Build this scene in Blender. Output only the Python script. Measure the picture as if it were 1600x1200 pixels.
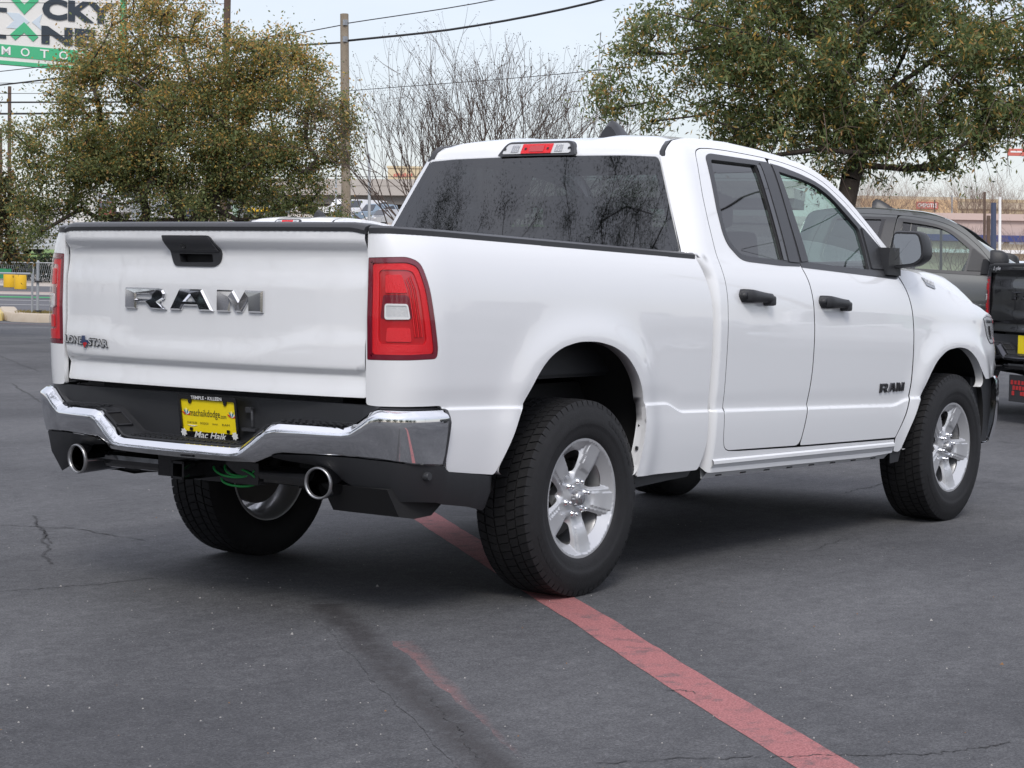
import bpy, bmesh, math, random
import numpy as np
from math import sin, cos, pi, radians, sqrt, exp
from mathutils import Vector, Matrix
from mathutils.geometry import delaunay_2d_cdt

random.seed(7)
rng = np.random.default_rng(7)
SC = bpy.context.scene
for _o in list(bpy.data.objects): bpy.data.objects.remove(_o)

# ------------------------------------------------------------------ camera
cam_d = bpy.data.cameras.new('camera'); cam = bpy.data.objects.new('camera', cam_d)
SC.collection.objects.link(cam); SC.camera = cam
cam_d.sensor_width = 36.0; cam_d.sensor_fit = 'HORIZONTAL'
cam_d.lens = 36.0 * 3172.06 / 1600.0
cam_d.clip_start = 0.1; cam_d.clip_end = 3000
_r = Vector((0.59524487, -0.80334388, 0.01794847)); _u = Vector((0.03327711, 0.04696214, 0.99834222))
_f = Vector((0.80285502, 0.59366081, -0.05468694))
M = Matrix((_r, _u, -_f)).transposed().to_4x4(); M.translation = Vector((-6.79519, -5.64301, 1.31543))
cam.matrix_world = M

# ------------------------------------------------------------------ sky, sun, exposure
SUN_EL, SUN_AZ = radians(44), radians(217)          # azimuth of the sun, measured from +x towards +y
world = bpy.data.worlds.new('World'); SC.world = world; world.use_nodes = True
nt = world.node_tree; nt.nodes.clear()
def N(t, **kw):
    n = nt.nodes.new(t)
    for k, v in kw.items(): setattr(n, k, v)
    return n
wo = N('ShaderNodeOutputWorld'); bg = N('ShaderNodeBackground'); add = N('ShaderNodeAddShader')
sky = N('ShaderNodeTexSky'); sky.sky_type = 'NISHITA'; sky.sun_disc = False
sky.sun_elevation = SUN_EL; sky.sun_rotation = radians(90) - SUN_AZ
bg.inputs[1].default_value = 0.05
nt.links.new(sky.outputs[0], bg.inputs[0])
# thin cloud deck: a bright overcast (brighter towards the zenith), broken up by soft noise
tc = N('ShaderNodeTexCoord'); mp = N('ShaderNodeMapping'); mp.inputs['Scale'].default_value = (1.6, 1.6, 5.0)
nz = N('ShaderNodeTexNoise'); nz.inputs['Scale'].default_value = 2.2; nz.inputs['Detail'].default_value = 6; nz.inputs['Roughness'].default_value = .55
nt.links.new(tc.outputs['Generated'], mp.inputs[0]); nt.links.new(mp.outputs[0], nz.inputs[0])
cr = N('ShaderNodeValToRGB'); e = cr.color_ramp.elements
e[0].position = .36; e[0].color = (.655, .66, .728, 1); e[1].position = .66; e[1].color = (.757, .75, .803, 1)
nt.links.new(nz.outputs['Fac'], cr.inputs[0])
sx = N('ShaderNodeSeparateXYZ'); nt.links.new(tc.outputs['Generated'], sx.inputs[0])
mr = N('ShaderNodeMapRange'); mr.inputs[1].default_value = 0.02; mr.inputs[2].default_value = 1.0; mr.inputs[3].default_value = .64; mr.inputs[4].default_value = 1.38
nt.links.new(sx.outputs[2], mr.inputs[0])
bg2 = N('ShaderNodeBackground'); nt.links.new(cr.outputs[0], bg2.inputs[0]); nt.links.new(mr.outputs[0], bg2.inputs[1])
nt.links.new(bg.outputs[0], add.inputs[0]); nt.links.new(bg2.outputs[0], add.inputs[1]); nt.links.new(add.outputs[0], wo.inputs[0])
sd = bpy.data.lights.new('sun', 'SUN'); sd.energy = 1.5; sd.angle = radians(18); sd.color = (1, .96, .9)
sun = bpy.data.objects.new('sun', sd); SC.collection.objects.link(sun)
_d = Vector((cos(SUN_EL)*cos(SUN_AZ), cos(SUN_EL)*sin(SUN_AZ), sin(SUN_EL)))
sun.rotation_euler = _d.to_track_quat('Z', 'Y').to_euler()
vs = SC.view_settings; vs.view_transform = 'Standard'; vs.look = 'None'; vs.exposure = 0.18; vs.gamma = 1.0; vs.use_curve_mapping = False
SC.cycles.max_bounces = 8; SC.cycles.transparent_max_bounces = 24; SC.cycles.glossy_bounces = 4; SC.cycles.diffuse_bounces = 3
SC.cycles.caustics_reflective = False; SC.cycles.caustics_refractive = False; SC.cycles.sample_clamp_indirect = 6

# ------------------------------------------------------------------ materials
MATS = {}
def mat(name, col, rough=.5, metal=0., coat=0., spec=.5, noise=None, bump=None, coat_rough=.03):
    """noise=(scale, amount, second colour); bump=(scale, strength)"""
    if name in MATS: return MATS[name]
    m = bpy.data.materials.new(name); m.use_nodes = True; t = m.node_tree
    b = t.nodes['Principled BSDF']
    b.inputs['Base Color'].default_value = (*col, 1); b.inputs['Roughness'].default_value = rough
    b.inputs['Metallic'].default_value = metal; b.inputs['Coat Weight'].default_value = coat
    b.inputs['Coat Roughness'].default_value = coat_rough; b.inputs['Specular IOR Level'].default_value = spec
    if noise or bump:
        tcn = t.nodes.new('ShaderNodeTexCoord')
    if noise:
        n = t.nodes.new('ShaderNodeTexNoise'); n.inputs['Scale'].default_value = noise[0]; n.inputs['Detail'].default_value = 5
        t.links.new(tcn.outputs['Object'], n.inputs[0])
        r = t.nodes.new('ShaderNodeValToRGB'); r.color_ramp.elements[0].position = .5-noise[1]; r.color_ramp.elements[1].position = .5+noise[1]
        r.color_ramp.elements[0].color = (*col, 1); r.color_ramp.elements[1].color = (*noise[2], 1)
        t.links.new(n.outputs['Fac'], r.inputs[0]); t.links.new(r.outputs[0], b.inputs['Base Color'])
    if bump:
        n = t.nodes.new('ShaderNodeTexNoise'); n.inputs['Scale'].default_value = bump[0]; n.inputs['Detail'].default_value = 3
        t.links.new(tcn.outputs['Object'], n.inputs[0])
        bb = t.nodes.new('ShaderNodeBump'); bb.inputs['Strength'].default_value = bump[1]; bb.inputs['Distance'].default_value = .01
        t.links.new(n.outputs['Fac'], bb.inputs['Height']); t.links.new(bb.outputs[0], b.inputs['Normal'])
    MATS[name] = m; return m
def glass_mat(name, tint, ior=1.5, rough=0.):
    """thin automotive glass: tinted transmission plus a Fresnel reflection"""
    m = bpy.data.materials.new(name); m.use_nodes = True; t = m.node_tree; t.nodes.clear()
    o = t.nodes.new('ShaderNodeOutputMaterial'); mx = t.nodes.new('ShaderNodeMixShader')
    tr = t.nodes.new('ShaderNodeBsdfTransparent'); gl = t.nodes.new('ShaderNodeBsdfGlossy'); fr = t.nodes.new('ShaderNodeFresnel')
    tr.inputs[0].default_value = (*tint, 1); gl.inputs['Roughness'].default_value = rough; gl.inputs[0].default_value = (1, 1, 1, 1)
    ge = t.nodes.new('ShaderNodeNewGeometry'); mi = t.nodes.new('ShaderNodeMapRange')      # same reflectance from both sides of the pane
    mi.inputs[3].default_value = ior; mi.inputs[4].default_value = 1/ior
    t.links.new(ge.outputs['Backfacing'], mi.inputs[0]); t.links.new(mi.outputs[0], fr.inputs[0])
    t.links.new(fr.outputs[0], mx.inputs[0]); t.links.new(tr.outputs[0], mx.inputs[1]); t.links.new(gl.outputs[0], mx.inputs[2])
    t.links.new(mx.outputs[0], o.inputs[0]); MATS[name] = m; return m
def _coat(m, ior):
    m.node_tree.nodes['Principled BSDF'].inputs['Coat IOR'].default_value = ior; return m
PAINT = mat('white_paint', (.80, .81, .825), .42, coat=1., spec=.35)
_coat(PAINT, 1.65)
CHROME = mat('chrome', (.80, .81, .83), .045, 1.)
SATIN = mat('dark_satin_chrome', (.62, .63, .65), .10, 1.)
ALLOY = mat('silver_alloy', (.58, .585, .60), .34, .55, coat=.5)
PLASTIC = mat('black_plastic', (.022, .023, .026), .48, bump=(900, .12))
GLOSSBLK = mat('gloss_black', (.008, .008, .009), .12, coat=.6)
TRIM = mat('grey_black_trim', (.035, .036, .04), .38)
RUBBER = mat('tyre_rubber', (.013, .013, .014), .66, spec=.35, bump=(160, .12), noise=(30, .3, (.019, .019, .021)))
DARK = mat('underbody_dark', (.010, .010, .011), .75)
DARKM = mat('dark_metal', (.05, .05, .055), .5, .6)
STEEL = mat('steel', (.42, .42, .43), .32, .9)
REDR = mat('lamp_red', (.50, .004, .009), .25, coat=1.)
REDD = mat('lamp_dark_red', (.17, .004, .018), .22, coat=1.)
REDB = mat('lamp_bright_red', (.82, .008, .018), .35, coat=0., bump=(420, .5))
LAMPW = mat('lamp_clear', (.62, .63, .64), .18, coat=1., bump=(300, .3))
GAP = mat('panel_gap', (.035, .035, .04), .7)  # dark colour on the painted panel edges, standing in for shade inside the gaps
SEAT = mat('seat_cloth', (.05, .052, .056), .9)
YEL = mat('plate_yellow', (.95, .74, .012), .4)
WHITEP = mat('white_print', (.78, .78, .78), .5)
INK = mat('black_print', (.015, .015, .02), .5)
GREENW = mat('green_wire', (.01, .26, .05), .4)
G_PRIV = glass_mat('privacy_glass', (.105, .115, .12), 1.95, .018)
G_FRONT = glass_mat('front_glass', (.62, .75, .71), 1.75)
G_RED = glass_mat('red_lens', (1.0, .42, .42), 1.5)
G_CLEAR = glass_mat('clear_lens', (.97, .97, .97), 1.28)
MIRROR = mat('mirror_silver', (.9, .92, .92), .02, 1.)

# ------------------------------------------------------------------ object helpers
def new_obj(name, me, m, parent=None, label=None, cat=None, group=None, kind=None):
    o = bpy.data.objects.new(name, me); SC.collection.objects.link(o)
    if m is not None and me is not None:
        for k in (m if isinstance(m, (list, tuple)) else [m]): me.materials.append(k)
    if parent is not None: o.parent = parent
    tag(o, label, cat, group, kind); return o
def tag(o, label=None, cat=None, group=None, kind=None):
    if label: o['label'] = label
    if cat: o['category'] = cat
    if group: o['group'] = group
    if kind: o['kind'] = kind
    return o
def empty(name, loc, label, cat, group=None, rz=0):
    o = bpy.data.objects.new(name, None); SC.collection.objects.link(o); o.location = loc; o.rotation_euler = (0, 0, rz)
    o.empty_display_size = .2
    return tag(o, label, cat, group)
def mesh(verts, faces, smooth=False, angle=None, mi=None):
    me = bpy.data.meshes.new('mesh'); me.from_pydata([tuple(v) for v in verts], [], [tuple(f) for f in faces])
    if mi is not None: me.polygons.foreach_set('material_index', mi)
    if smooth or angle:
        me.polygons.foreach_set('use_smooth', [True]*len(me.polygons))
    if angle: me.set_sharp_from_angle(angle=radians(angle))
    me.update(); return me
class MB:
    def __init__(s): s.v = []; s.f = []; s.mi = []; s.cur = 0
    def add(s, v, f):
        n = len(s.v); s.v += [tuple(p) for p in v]; s.f += [tuple(i+n for i in q) for q in f]; s.mi += [s.cur]*len(f)
    def box(s, c, d, rz=0, bev=0, R=None):
        x, y, z = d[0]/2, d[1]/2, d[2]/2
        if bev > 0:
            bm = bmesh.new(); bmesh.ops.create_cube(bm, size=1)
            bmesh.ops.scale(bm, vec=d, verts=bm.verts); bmesh.ops.bevel(bm, geom=bm.edges[:], offset=bev, segments=2, affect='EDGES', profile=.6)
            P = [v.co.copy() for v in bm.verts]; bm.verts.index_update(); F = [[v.index for v in q.verts] for q in bm.faces]; bm.free()
        else:
            P = [Vector(p) for p in [(-x,-y,-z),(x,-y,-z),(x,y,-z),(-x,y,-z),(-x,-y,z),(x,-y,z),(x,y,z),(-x,y,z)]]
            F = [(0,3,2,1),(4,5,6,7),(0,1,5,4),(1,2,6,5),(2,3,7,6),(3,0,4,7)]
        Rm = R if R is not None else Matrix.Rotation(rz, 3, 'Z')
        s.add([Rm @ p + Vector(c) for p in P], F)
    def tube(s, pts, r, n=8, cap=True, r2=None):
        pts = [Vector(p) for p in pts]; m = len(pts); V = []; F = []
        up = Vector((0, 0, 1)); prev = None
        for i, p in enumerate(pts):
            t = (pts[min(i+1, m-1)] - pts[max(i-1, 0)]).normalized()
            if prev is None:
                a = t.cross(up if abs(t.z) < .9 else Vector((1, 0, 0))).normalized()
            else: a = (prev - t*prev.dot(t)).normalized()
            prev = a; b = t.cross(a)
            rr = (r[i] if isinstance(r, (list, tuple)) else (r if r2 is None else r+(r2-r)*i/(m-1)))
            for k in range(n):
                w = 2*pi*k/n; V.append(p + (a*cos(w)+b*sin(w))*rr)
        for i in range(m-1):
            for k in range(n):
                F.append((i*n+k, i*n+(k+1) % n, (i+1)*n+(k+1) % n, (i+1)*n+k))
        if cap: F.append(tuple(range(n))[::-1]); F.append(tuple((m-1)*n+k for k in range(n)))
        s.add(V, F)
    def lathe(s, prof, n=48, axis='Z', c=(0, 0, 0), closed=False):
        V = []; F = []; m = len(prof)
        for k in range(n):
            w = 2*pi*k/n
            for (r, h) in prof:
                if axis == 'Z': V.append((c[0]+r*cos(w), c[1]+r*sin(w), c[2]+h))
                elif axis == 'Y': V.append((c[0]+r*cos(w), c[1]+h, c[2]+r*sin(w)))
                else: V.append((c[0]+h, c[1]+r*cos(w), c[2]+r*sin(w)))
        for k in range(n):
            k2 = (k+1) % n
            for i in range(m-1+(1 if closed else 0)):
                j = (i+1) % m
                q = (k*m+i, k*m+j, k2*m+j, k2*m+i)
                F.append(q if axis != 'Y' else q[::-1])
        s.add(V, F)
    def prism(s, poly, z0, z1, fn=None):
        """poly in 2-D; fn maps (a,b,h)->3-D"""
        fn = fn or (lambda a, b, h: (a, b, h)); n = len(poly)
        V = [fn(a, b, z0) for a, b in poly]+[fn(a, b, z1) for a, b in poly]
        F = [tuple(range(n))[::-1], tuple(range(n, 2*n))]+[(i, (i+1) % n, n+(i+1) % n, n+i) for i in range(n)]
        s.add(V, F)
    def grid(s, P):
        n = len(P); m = len(P[0]); V = [p for r in P for p in r]
        s.add(V, [(i*m+j, (i+1)*m+j, (i+1)*m+j+1, i*m+j+1) for i in range(n-1) for j in range(m-1)])
    def obj(s, name, m, parent=None, smooth=False, angle=None, fix=False, **kw):
        me = mesh(s.v, s.f, smooth, angle, s.mi if max(s.mi or [0]) > 0 else None)
        if fix:
            bm = bmesh.new(); bm.from_mesh(me); bmesh.ops.recalc_face_normals(bm, faces=bm.faces[:]); bm.to_mesh(me); bm.free()
        return new_obj(name, me, m, parent, **kw)

def poly_area(P): return .5*sum(P[i][0]*P[(i+1) % len(P)][1]-P[(i+1) % len(P)][0]*P[i][1] for i in range(len(P)))
def rounded(P, r=.02, seg=5):
    """round every corner; a third entry in a point overrides the radius"""
    out = []; n = len(P)
    for i in range(n):
        p = Vector(P[i][:2]); a = Vector(P[i-1][:2]); b = Vector(P[(i+1) % n][:2])
        rr = P[i][2] if len(P[i]) > 2 else r
        la, lb = (a-p).length, (b-p).length
        d = min(rr, .48*la, .48*lb)
        if d < 1e-4: out.append((p.x, p.y)); continue
        A = p+(a-p)/la*d; B = p+(b-p)/lb*d
        for k in range(seg+1):
            t = k/seg; q = A*(1-t)**2+p*2*t*(1-t)+B*t*t; out.append((q.x, q.y))
    return out
def inset(P, d):
    """move a closed outline inwards by d (mitred)"""
    n = len(P); sg = 1 if poly_area(P) > 0 else -1; out = []
    for i in range(n):
        a = Vector(P[i-1]); p = Vector(P[i]); b = Vector(P[(i+1) % n])
        u = (p-a); v = (b-p)
        if u.length < 1e-7: u = v
        if v.length < 1e-7: v = u
        u = u.normalized(); v = v.normalized()
        n1 = Vector((-u.y, u.x))*sg; n2 = Vector((-v.y, v.x))*sg; m = n1+n2
        if m.length < 1e-5: m = n1
        m.normalize(); c = max(.45, m.dot(n1)); q = p+m*d/c; out.append((q.x, q.y))
    return out
def densify(P, h):
    out = []; n = len(P)
    for i in range(n):
        a = Vector(P[i]); b = Vector(P[(i+1) % n]); L = (b-a).length
        if L < 1e-6: continue
        k = max(1, int(L/h+.5))
        for j in range(k): q = a+(b-a)*j/k; out.append((q.x, q.y))
    return out
def inside(pts, P):
    x = pts[:, 0]; y = pts[:, 1]; c = np.zeros(len(pts), bool); n = len(P); j = n-1
    for i in range(n):
        xi, yi = P[i]; xj, yj = P[j]
        with np.errstate(divide='ignore', invalid='ignore'):
            hit = ((yi > y) != (yj > y)) & (x < (xj-xi)*(y-yi)/((yj-yi) if yj != yi else 1e-12)+xi)
        c ^= hit; j = i
    return c
def dist_to(pts, P):
    d = np.full(len(pts), 1e9); n = len(P)
    for i in range(n):
        a = np.array(P[i]); b = np.array(P[(i+1) % n]); ab = b-a; L = (ab@ab) or 1e-12
        t = np.clip(((pts-a)@ab)/L, 0, 1); q = pts-(a+t[:, None]*ab); d = np.minimum(d, np.hypot(q[:, 0], q[:, 1]))
    return d
def panel(name, outline, fn, m, parent, out, res=.03, flange=.014, holes=(), lines=(), off=0., mirror=False, hole_flange=None, flat=False, eps=1e-3, **kw):
    """curved sheet: a 2-D outline (with holes) mapped by fn to 3-D, folded inwards along its edges.
    'out' is a rough outward direction; normals are taken from fn so that the sheet shades smoothly."""
    _key = (tuple(outline), fn.__name__, res, flange, off, tuple(tuple(h) for h in holes), hole_flange, m.name) if fn.__name__ != '<lambda>' else None
    if mirror and _key in PCACHE: return panel_build(name, *PCACHE[_key], mirror, flat, m, parent, **kw)
    O = densify(outline, res); H = [densify(h, res) for h in holes]
    lo = np.min(np.array(O), 0); hi = np.max(np.array(O), 0)
    gx, gy = np.meshgrid(np.arange(lo[0], hi[0], res), np.arange(lo[1], hi[1], res)); G = np.stack([gx.ravel(), gy.ravel()], 1)
    G[:, 0] += (np.round((G[:, 1]-lo[1])/res) % 2)*res*.5
    k = inside(G, O) & (dist_to(G, O) > .45*res)
    for h in H: k &= ~inside(G, h) & (dist_to(G, h) > .45*res)
    G = G[k]
    L = []
    for ln in lines:
        for i in range(len(ln)-1):
            a, b = np.array(ln[i]), np.array(ln[i+1]); kk = max(1, int(np.hypot(*(b-a))/res+.5))
            for j in range(kk): L.append(a+(b-a)*j/kk)
    if L:
        L = np.array(L); kk = inside(L, O) & (dist_to(L, O) > .3*res)
        for h in H: kk &= ~inside(L, h) & (dist_to(L, h) > .3*res)
        L = L[kk]
        if len(L) and len(G):
            dm = np.min(np.hypot(G[:, None, 0]-L[None, :, 0], G[:, None, 1]-L[None, :, 1]), 1); G = G[dm > .3*res]
    pts = [Vector(p) for p in O]; edges = [(i, (i+1) % len(O)) for i in range(len(O))]
    rings = [list(range(len(O)))]
    for h in H:
        n0 = len(pts); pts += [Vector(p) for p in h]; edges += [(n0+i, n0+(i+1) % len(h)) for i in range(len(h))]; rings.append(list(range(n0, n0+len(h))))
    pts += [Vector(p) for p in G]
    if len(L): pts += [Vector(p) for p in L]
    V2, E2, F2, ov, oe, of = delaunay_2d_cdt(pts, edges, [], 0, 1e-6)
    back = {}
    for i, srcs in enumerate(ov):
        for q in srcs: back[q] = i
    A = np.array([(v.x, v.y) for v in V2]); F = np.array([f for f in F2 if len(f) == 3])
    cen = A[F].mean(1); k = inside(cen, O)
    for h in H: k &= ~inside(cen, h)
    F = F[k]
    o3 = Vector(out)
    def f3(u, v): return Vector(fn(u, v))
    P = []; Nn = []
    for u, v in A:
        p = f3(u, v); a = f3(u+eps, v)-f3(u-eps, v); b = f3(u, v+eps)-f3(u, v-eps); n = a.cross(b)
        n = n.normalized() if n.length > 1e-12 else o3.normalized()
        if n.dot(o3) < 0: n = -n
        P.append(p+n*off); Nn.append(n)
    faces = []
    for t in F:
        a, b, c = (int(i) for i in t); g = (P[b]-P[a]).cross(P[c]-P[a])
        faces.append((a, b, c) if g.dot(Nn[a]+Nn[b]+Nn[c]) > 0 else (a, c, b))
    verts = list(P); nl = [[tuple(Nn[i]) for i in f] for f in faces]
    for ri, ring in enumerate(rings):
        fl = flange if ri == 0 or hole_flange is None else hole_flange
        if not fl: continue
        R = []
        for q in ring:
            i = back.get(q, None)
            if i is not None and (not R or R[-1] != i): R.append(i)
        if len(R) > 1 and R[0] == R[-1]: R.pop()
        top = len(verts); verts += [P[i].copy() for i in R]
        base = len(verts); verts += [P[i]-Nn[i]*fl for i in R]
        n = len(R); poly = [tuple(A[i]) for i in R]; ccw = poly_area(poly) > 0
        for j in range(n):
            j2 = (j+1) % n; q = (top+j, top+j2, base+j2, base+j)
            e = P[R[j2]]-P[R[j]]; g = e.cross(-Nn[R[j]])
            ed = A[R[j2]]-A[R[j]]; prp = np.array([ed[1], -ed[0]]) if ccw else np.array([-ed[1], ed[0]])   # away from the ring's inside
            if ri > 0: prp = -prp
            prp = prp/(np.hypot(*prp)+1e-12)*1e-3; mid2 = (A[R[j]]+A[R[j2]])/2
            w = f3(*(mid2+prp))-f3(*mid2)
            if g.dot(w) < 0: q = q[::-1]; g = -g
            g = g.normalized() if g.length > 1e-12 else Nn[R[j]]
            faces.append(q); nl.append([tuple(g)]*4)
    nsurf = len(F)
    if _key: PCACHE[_key] = (verts, faces, nl, nsurf)
    return panel_build(name, verts, faces, nl, nsurf, mirror, flat, m, parent, **kw)
PCACHE = {}
def panel_build(name, verts, faces, nl, nsurf, mirror, flat, m, parent, edge=None, **kw):
    if mirror:
        verts = [(v[0], -v[1], v[2]) for v in verts]; faces = [tuple(f[::-1]) for f in faces]; nl = [[(n[0], -n[1], n[2]) for n in f[::-1]] for f in nl]
    me = bpy.data.meshes.new('mesh'); me.from_pydata([tuple(v) for v in verts], [], faces)
    me.polygons.foreach_set('use_smooth', [not flat]*len(me.polygons)); me.update()
    if not flat: me.normals_split_custom_set([n for f in nl for n in f])
    if edge is not None:
        me.polygons.foreach_set('material_index', [0]*nsurf+[1]*(len(faces)-nsurf)); m = [m, edge]
    return new_obj(name, me, m, parent, **kw)
def text_geo(s, size=1., offset=0., extr=0., align='CENTER', shear=0., spacing=1., res=3):
    c = bpy.data.curves.new('t', 'FONT'); c.body = s; c.size = size; c.offset = offset; c.extrude = extr; c.align_x = align; c.align_y = 'CENTER'
    c.shear = shear; c.space_character = spacing; c.resolution_u = res
    o = bpy.data.objects.new('t', c); SC.collection.objects.link(o); bpy.context.view_layer.update()
    dg = bpy.context.evaluated_depsgraph_get(); me = o.evaluated_get(dg).to_mesh()
    V = [v.co.copy() for v in me.vertices]; F = [list(p.vertices) for p in me.polygons]
    o.evaluated_get(dg).to_mesh_clear(); bpy.data.objects.remove(o); bpy.data.curves.remove(c)
    return V, F
def text_fit(s, w, h, **kw):
    """text scaled to a w x h box, centred, in the plane"""
    V, F = text_geo(s, **kw); xs = [v.x for v in V]; ys = [v.y for v in V]
    cx, cy = (min(xs)+max(xs))/2, (min(ys)+max(ys))/2; kx = w/(max(xs)-min(xs)); ky = h/(max(ys)-min(ys))
    return [Vector(((v.x-cx)*kx, (v.y-cy)*ky, v.z)) for v in V], F
def lerp(a,b,t): return a+(b-a)*t
def sst(a,b,x):
    t=max(0.,min(1.,(x-a)/(b-a))); return t*t*(3-2*t)
class Curve:
    """monotone-ish cubic through knots"""
    def __init__(s,k):
        s.x=[a for a,b in k]; s.y=[b for a,b in k]; n=len(k); m=[0]*n
        d=[(s.y[i+1]-s.y[i])/(s.x[i+1]-s.x[i]) for i in range(n-1)]
        m[0]=d[0]; m[-1]=d[-1]
        for i in range(1,n-1): m[i]=0 if d[i-1]*d[i]<0 and False else .5*(d[i-1]+d[i])
        s.m=m
    def __call__(s,x):
        X=s.x
        if x<=X[0]: return s.y[0]+s.m[0]*(x-X[0])
        if x>=X[-1]: return s.y[-1]+s.m[-1]*(x-X[-1])
        i=0
        while x>X[i+1]: i+=1
        h=X[i+1]-X[i]; t=(x-X[i])/h
        return (2*t**3-3*t*t+1)*s.y[i]+(t**3-2*t*t+t)*h*s.m[i]+(-2*t**3+3*t*t)*s.y[i+1]+(t**3-t*t)*h*s.m[i+1]
RAKE=.028
W_LOW=Curve([(.40,.962),(.50,.978),(.60,.992),(.70,1.000),(.78,1.000),(.90,1.007),(1.03,1.013),(1.15,1.013),(1.25,1.006),(1.33,.990),(1.39,.968),(1.44,.938),(1.475,.905),(1.50,.87)])
W_CAB=Curve([(1.15,1.013),(1.25,1.006),(1.33,.990),(1.39,.968),(1.44,.944),(1.52,.912),(1.62,.870),(1.72,.826),(1.82,.780),(1.90,.738),(1.95,.700),(1.97,.672)])
def crease_z(x):
    z=.785-RAKE*x
    d=.038*(sst(.59,.74,x)-sst(2.78,3.02,x))
    return z-d
def flare(x,z,xc,zc,a,b,amp):
    v=(abs((x-xc)/a)**2.4+abs((z-zc)/b)**2.4)**(1/2.4)
    d=(v-1)*.5*(a+b)
    if d<-.02: d=-.02
    return amp*math.exp(-(d/.085)**2)
def halfwidth(x,z):
    zr=z+RAKE*x
    if x>.97 and zr>1.15: w=W_CAB(zr)
    else: w=W_LOW(zr)
    t=z-crease_z(x)
    # lower panel proud, small shadow groove at the step
    if t<.12: w+=.0042*(1-sst(-.008,.001,t)) -.0050*sst(-.002,.003,t)*(1-sst(.003,.09,t))
    w+=flare(x,z,-.04,.60,.48,.45,.022)+flare(x,z,3.52,.545,.47,.42,.026)
    if x>3.75: w-=.15*((x-3.75)/.65)**2.3
    if zr>1.15 and x>2.8:  # fender shoulder rolls in to the hood
        w-=.06*sst(1.20,1.42,zr)*sst(3.0,3.9,x)
    if x>3.7: w-=.022*sst(3.7,4.1,x)*sst(.90,1.02,z)
    return w
# bed rear corner in plan: quarter superellipse then straight
CX,CY,RX,RY=-.90,-.80,.262,1.0   # filled below
def bed_corner(phi,w):
    """phi 0 = on the side (x=-.90,y=-w), phi=1 = at the tailgate seam; superellipse corner"""
    t=phi; m=1-t; c=((-.90,w),(-1.085,w+.004),(-1.164,w-.045),(-1.163,.815))
    return tuple(sg*(m**3*c[0][k]+3*t*m*m*c[1][k]+3*t*t*m*c[2][k]+t**3*c[3][k]) for k,sg in ((0,1),(1,-1)))
ULEN=.40
def bedside(u,z):
    """u = x along the side for u>-.90; beyond, arc parameter round the rear corner"""
    if u>-.90: return (u,-halfwidth(u,z),z)
    w=halfwidth(-.90,z); phi=min(1.12,(-.90-u)/ULEN)
    lean=.012*(1-sst(1.30,1.46,z))+.02*(sst(.55,.9,z)-1)*0
    if phi<=1: x,y=bed_corner(phi,w)
    else: x,y=-1.163,-.815+(phi-1)*.4
    x+= -.010*phi*(1-abs((z-1.15)/.35)) 
    return (x,y,z)
def side(u,z): return (u,-halfwidth(u,z),z)
def tailgate_x(y,z):
    yy=min(1.,abs(y)/.82)
    x=-1.155-.080*(1-yy**2.6)
    # vertical profile: lip at the top, hollow below it, flat, undercut crease at foot
    x+=-.020*sst(1.385,1.425,z)+.018*sst(1.455,1.485,z)
    x+=.012*sst(1.25,1.34,z)*(1-sst(1.375,1.40,z))
    x+=.020*(1-sst(.925,.955,z))-.012*(1-sst(.845,.925,z))
    # broad dished field behind the letters; its lower edge steps down in the middle
    e=1.055-.055*(1-sst(.26,.62,abs(y)))
    x+=-.0055*(1-sst(e-.025,e+.05,z))*sst(.93,.97,z)
    return x
# ================================================================== THE PICKUP
# Truck frame: x forward (0 = rear axle), y to its left, z up, ground at 0.
def back_x(y, z): return .85+.35*(z-1.43)+.04*(abs(y)/.75)**2.2
def cab_ub(z): return 1.03 if z < 1.40 else 1.03+.27*(z-1.40)
def cab_glass_y(z): return .868-.47*max(0., z-1.43)
def cabside(u, z):
    """cab side; for u < cab_ub the sheet turns the rear corner towards the back window"""
    ub = cab_ub(z)
    if u >= ub: return (u, -halfwidth(u, z), z)
    t = min(1.25, (ub-u)/.18); w = halfwidth(ub, z); yg = cab_glass_y(z)
    xb = back_x(yg, z) if z > 1.40 else lerp(.965, back_x(yg, 1.42), sst(1.30, 1.42, z))
    P0 = (ub, -w); P2 = (xb, -yg); P1 = (xb+.026, -w)
    if t <= 1: return ((1-t)**2*P0[0]+2*t*(1-t)*P1[0]+t*t*P2[0], (1-t)**2*P0[1]+2*t*(1-t)*P1[1]+t*t*P2[1], z)
    k = (t-1)*2; return (P2[0]+k*(P2[0]-P1[0]), P2[1]+k*(P2[1]-P1[1]), z)
ARCH_R = [(-.607,.542),(-.545,.663),(-.484,.787),(-.383,.920),(-.319,.983),(-.235,1.024),(-.117,1.046),(.020,1.044),(.150,1.020),(.255,.972),(.340,.895),(.395,.797),(.410,.699),(.402,.599),(.380,.470)]
ARCH_F = [(2.925,.415),(2.980,.540),(3.056,.680),(3.166,.812),(3.246,.891),(3.365,.944),(3.519,.957),(3.640,.942),(3.757,.889),(3.844,.815),(3.885,.740),(3.905,.640)]
TAIL = [(-1.293,1.362,.006),(-1.095,1.367),(-1.038,1.348,.06),(-1.008,1.262,.1),(-.985,1.138,.1),(-.967,1.030),(-.971,.995,.03),(-1.100,.991),(-1.293,.989,.006)]
MIDGAP = [(1.816,.512),(1.845,.60),(1.872,.70),(1.899,.86),(1.902,1.04),(1.897,1.20),(1.885,1.31),(1.857,1.378)]
UPGAP = [(1.857,1.378),(1.880,1.55),(1.906,1.74),(1.930,1.899)]
TOPGAP_R = [(1.930,1.899),(1.74,1.908),(1.552,1.914),(1.40,1.914),(1.299,1.908),(1.248,1.893),(1.222,1.866)]
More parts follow.
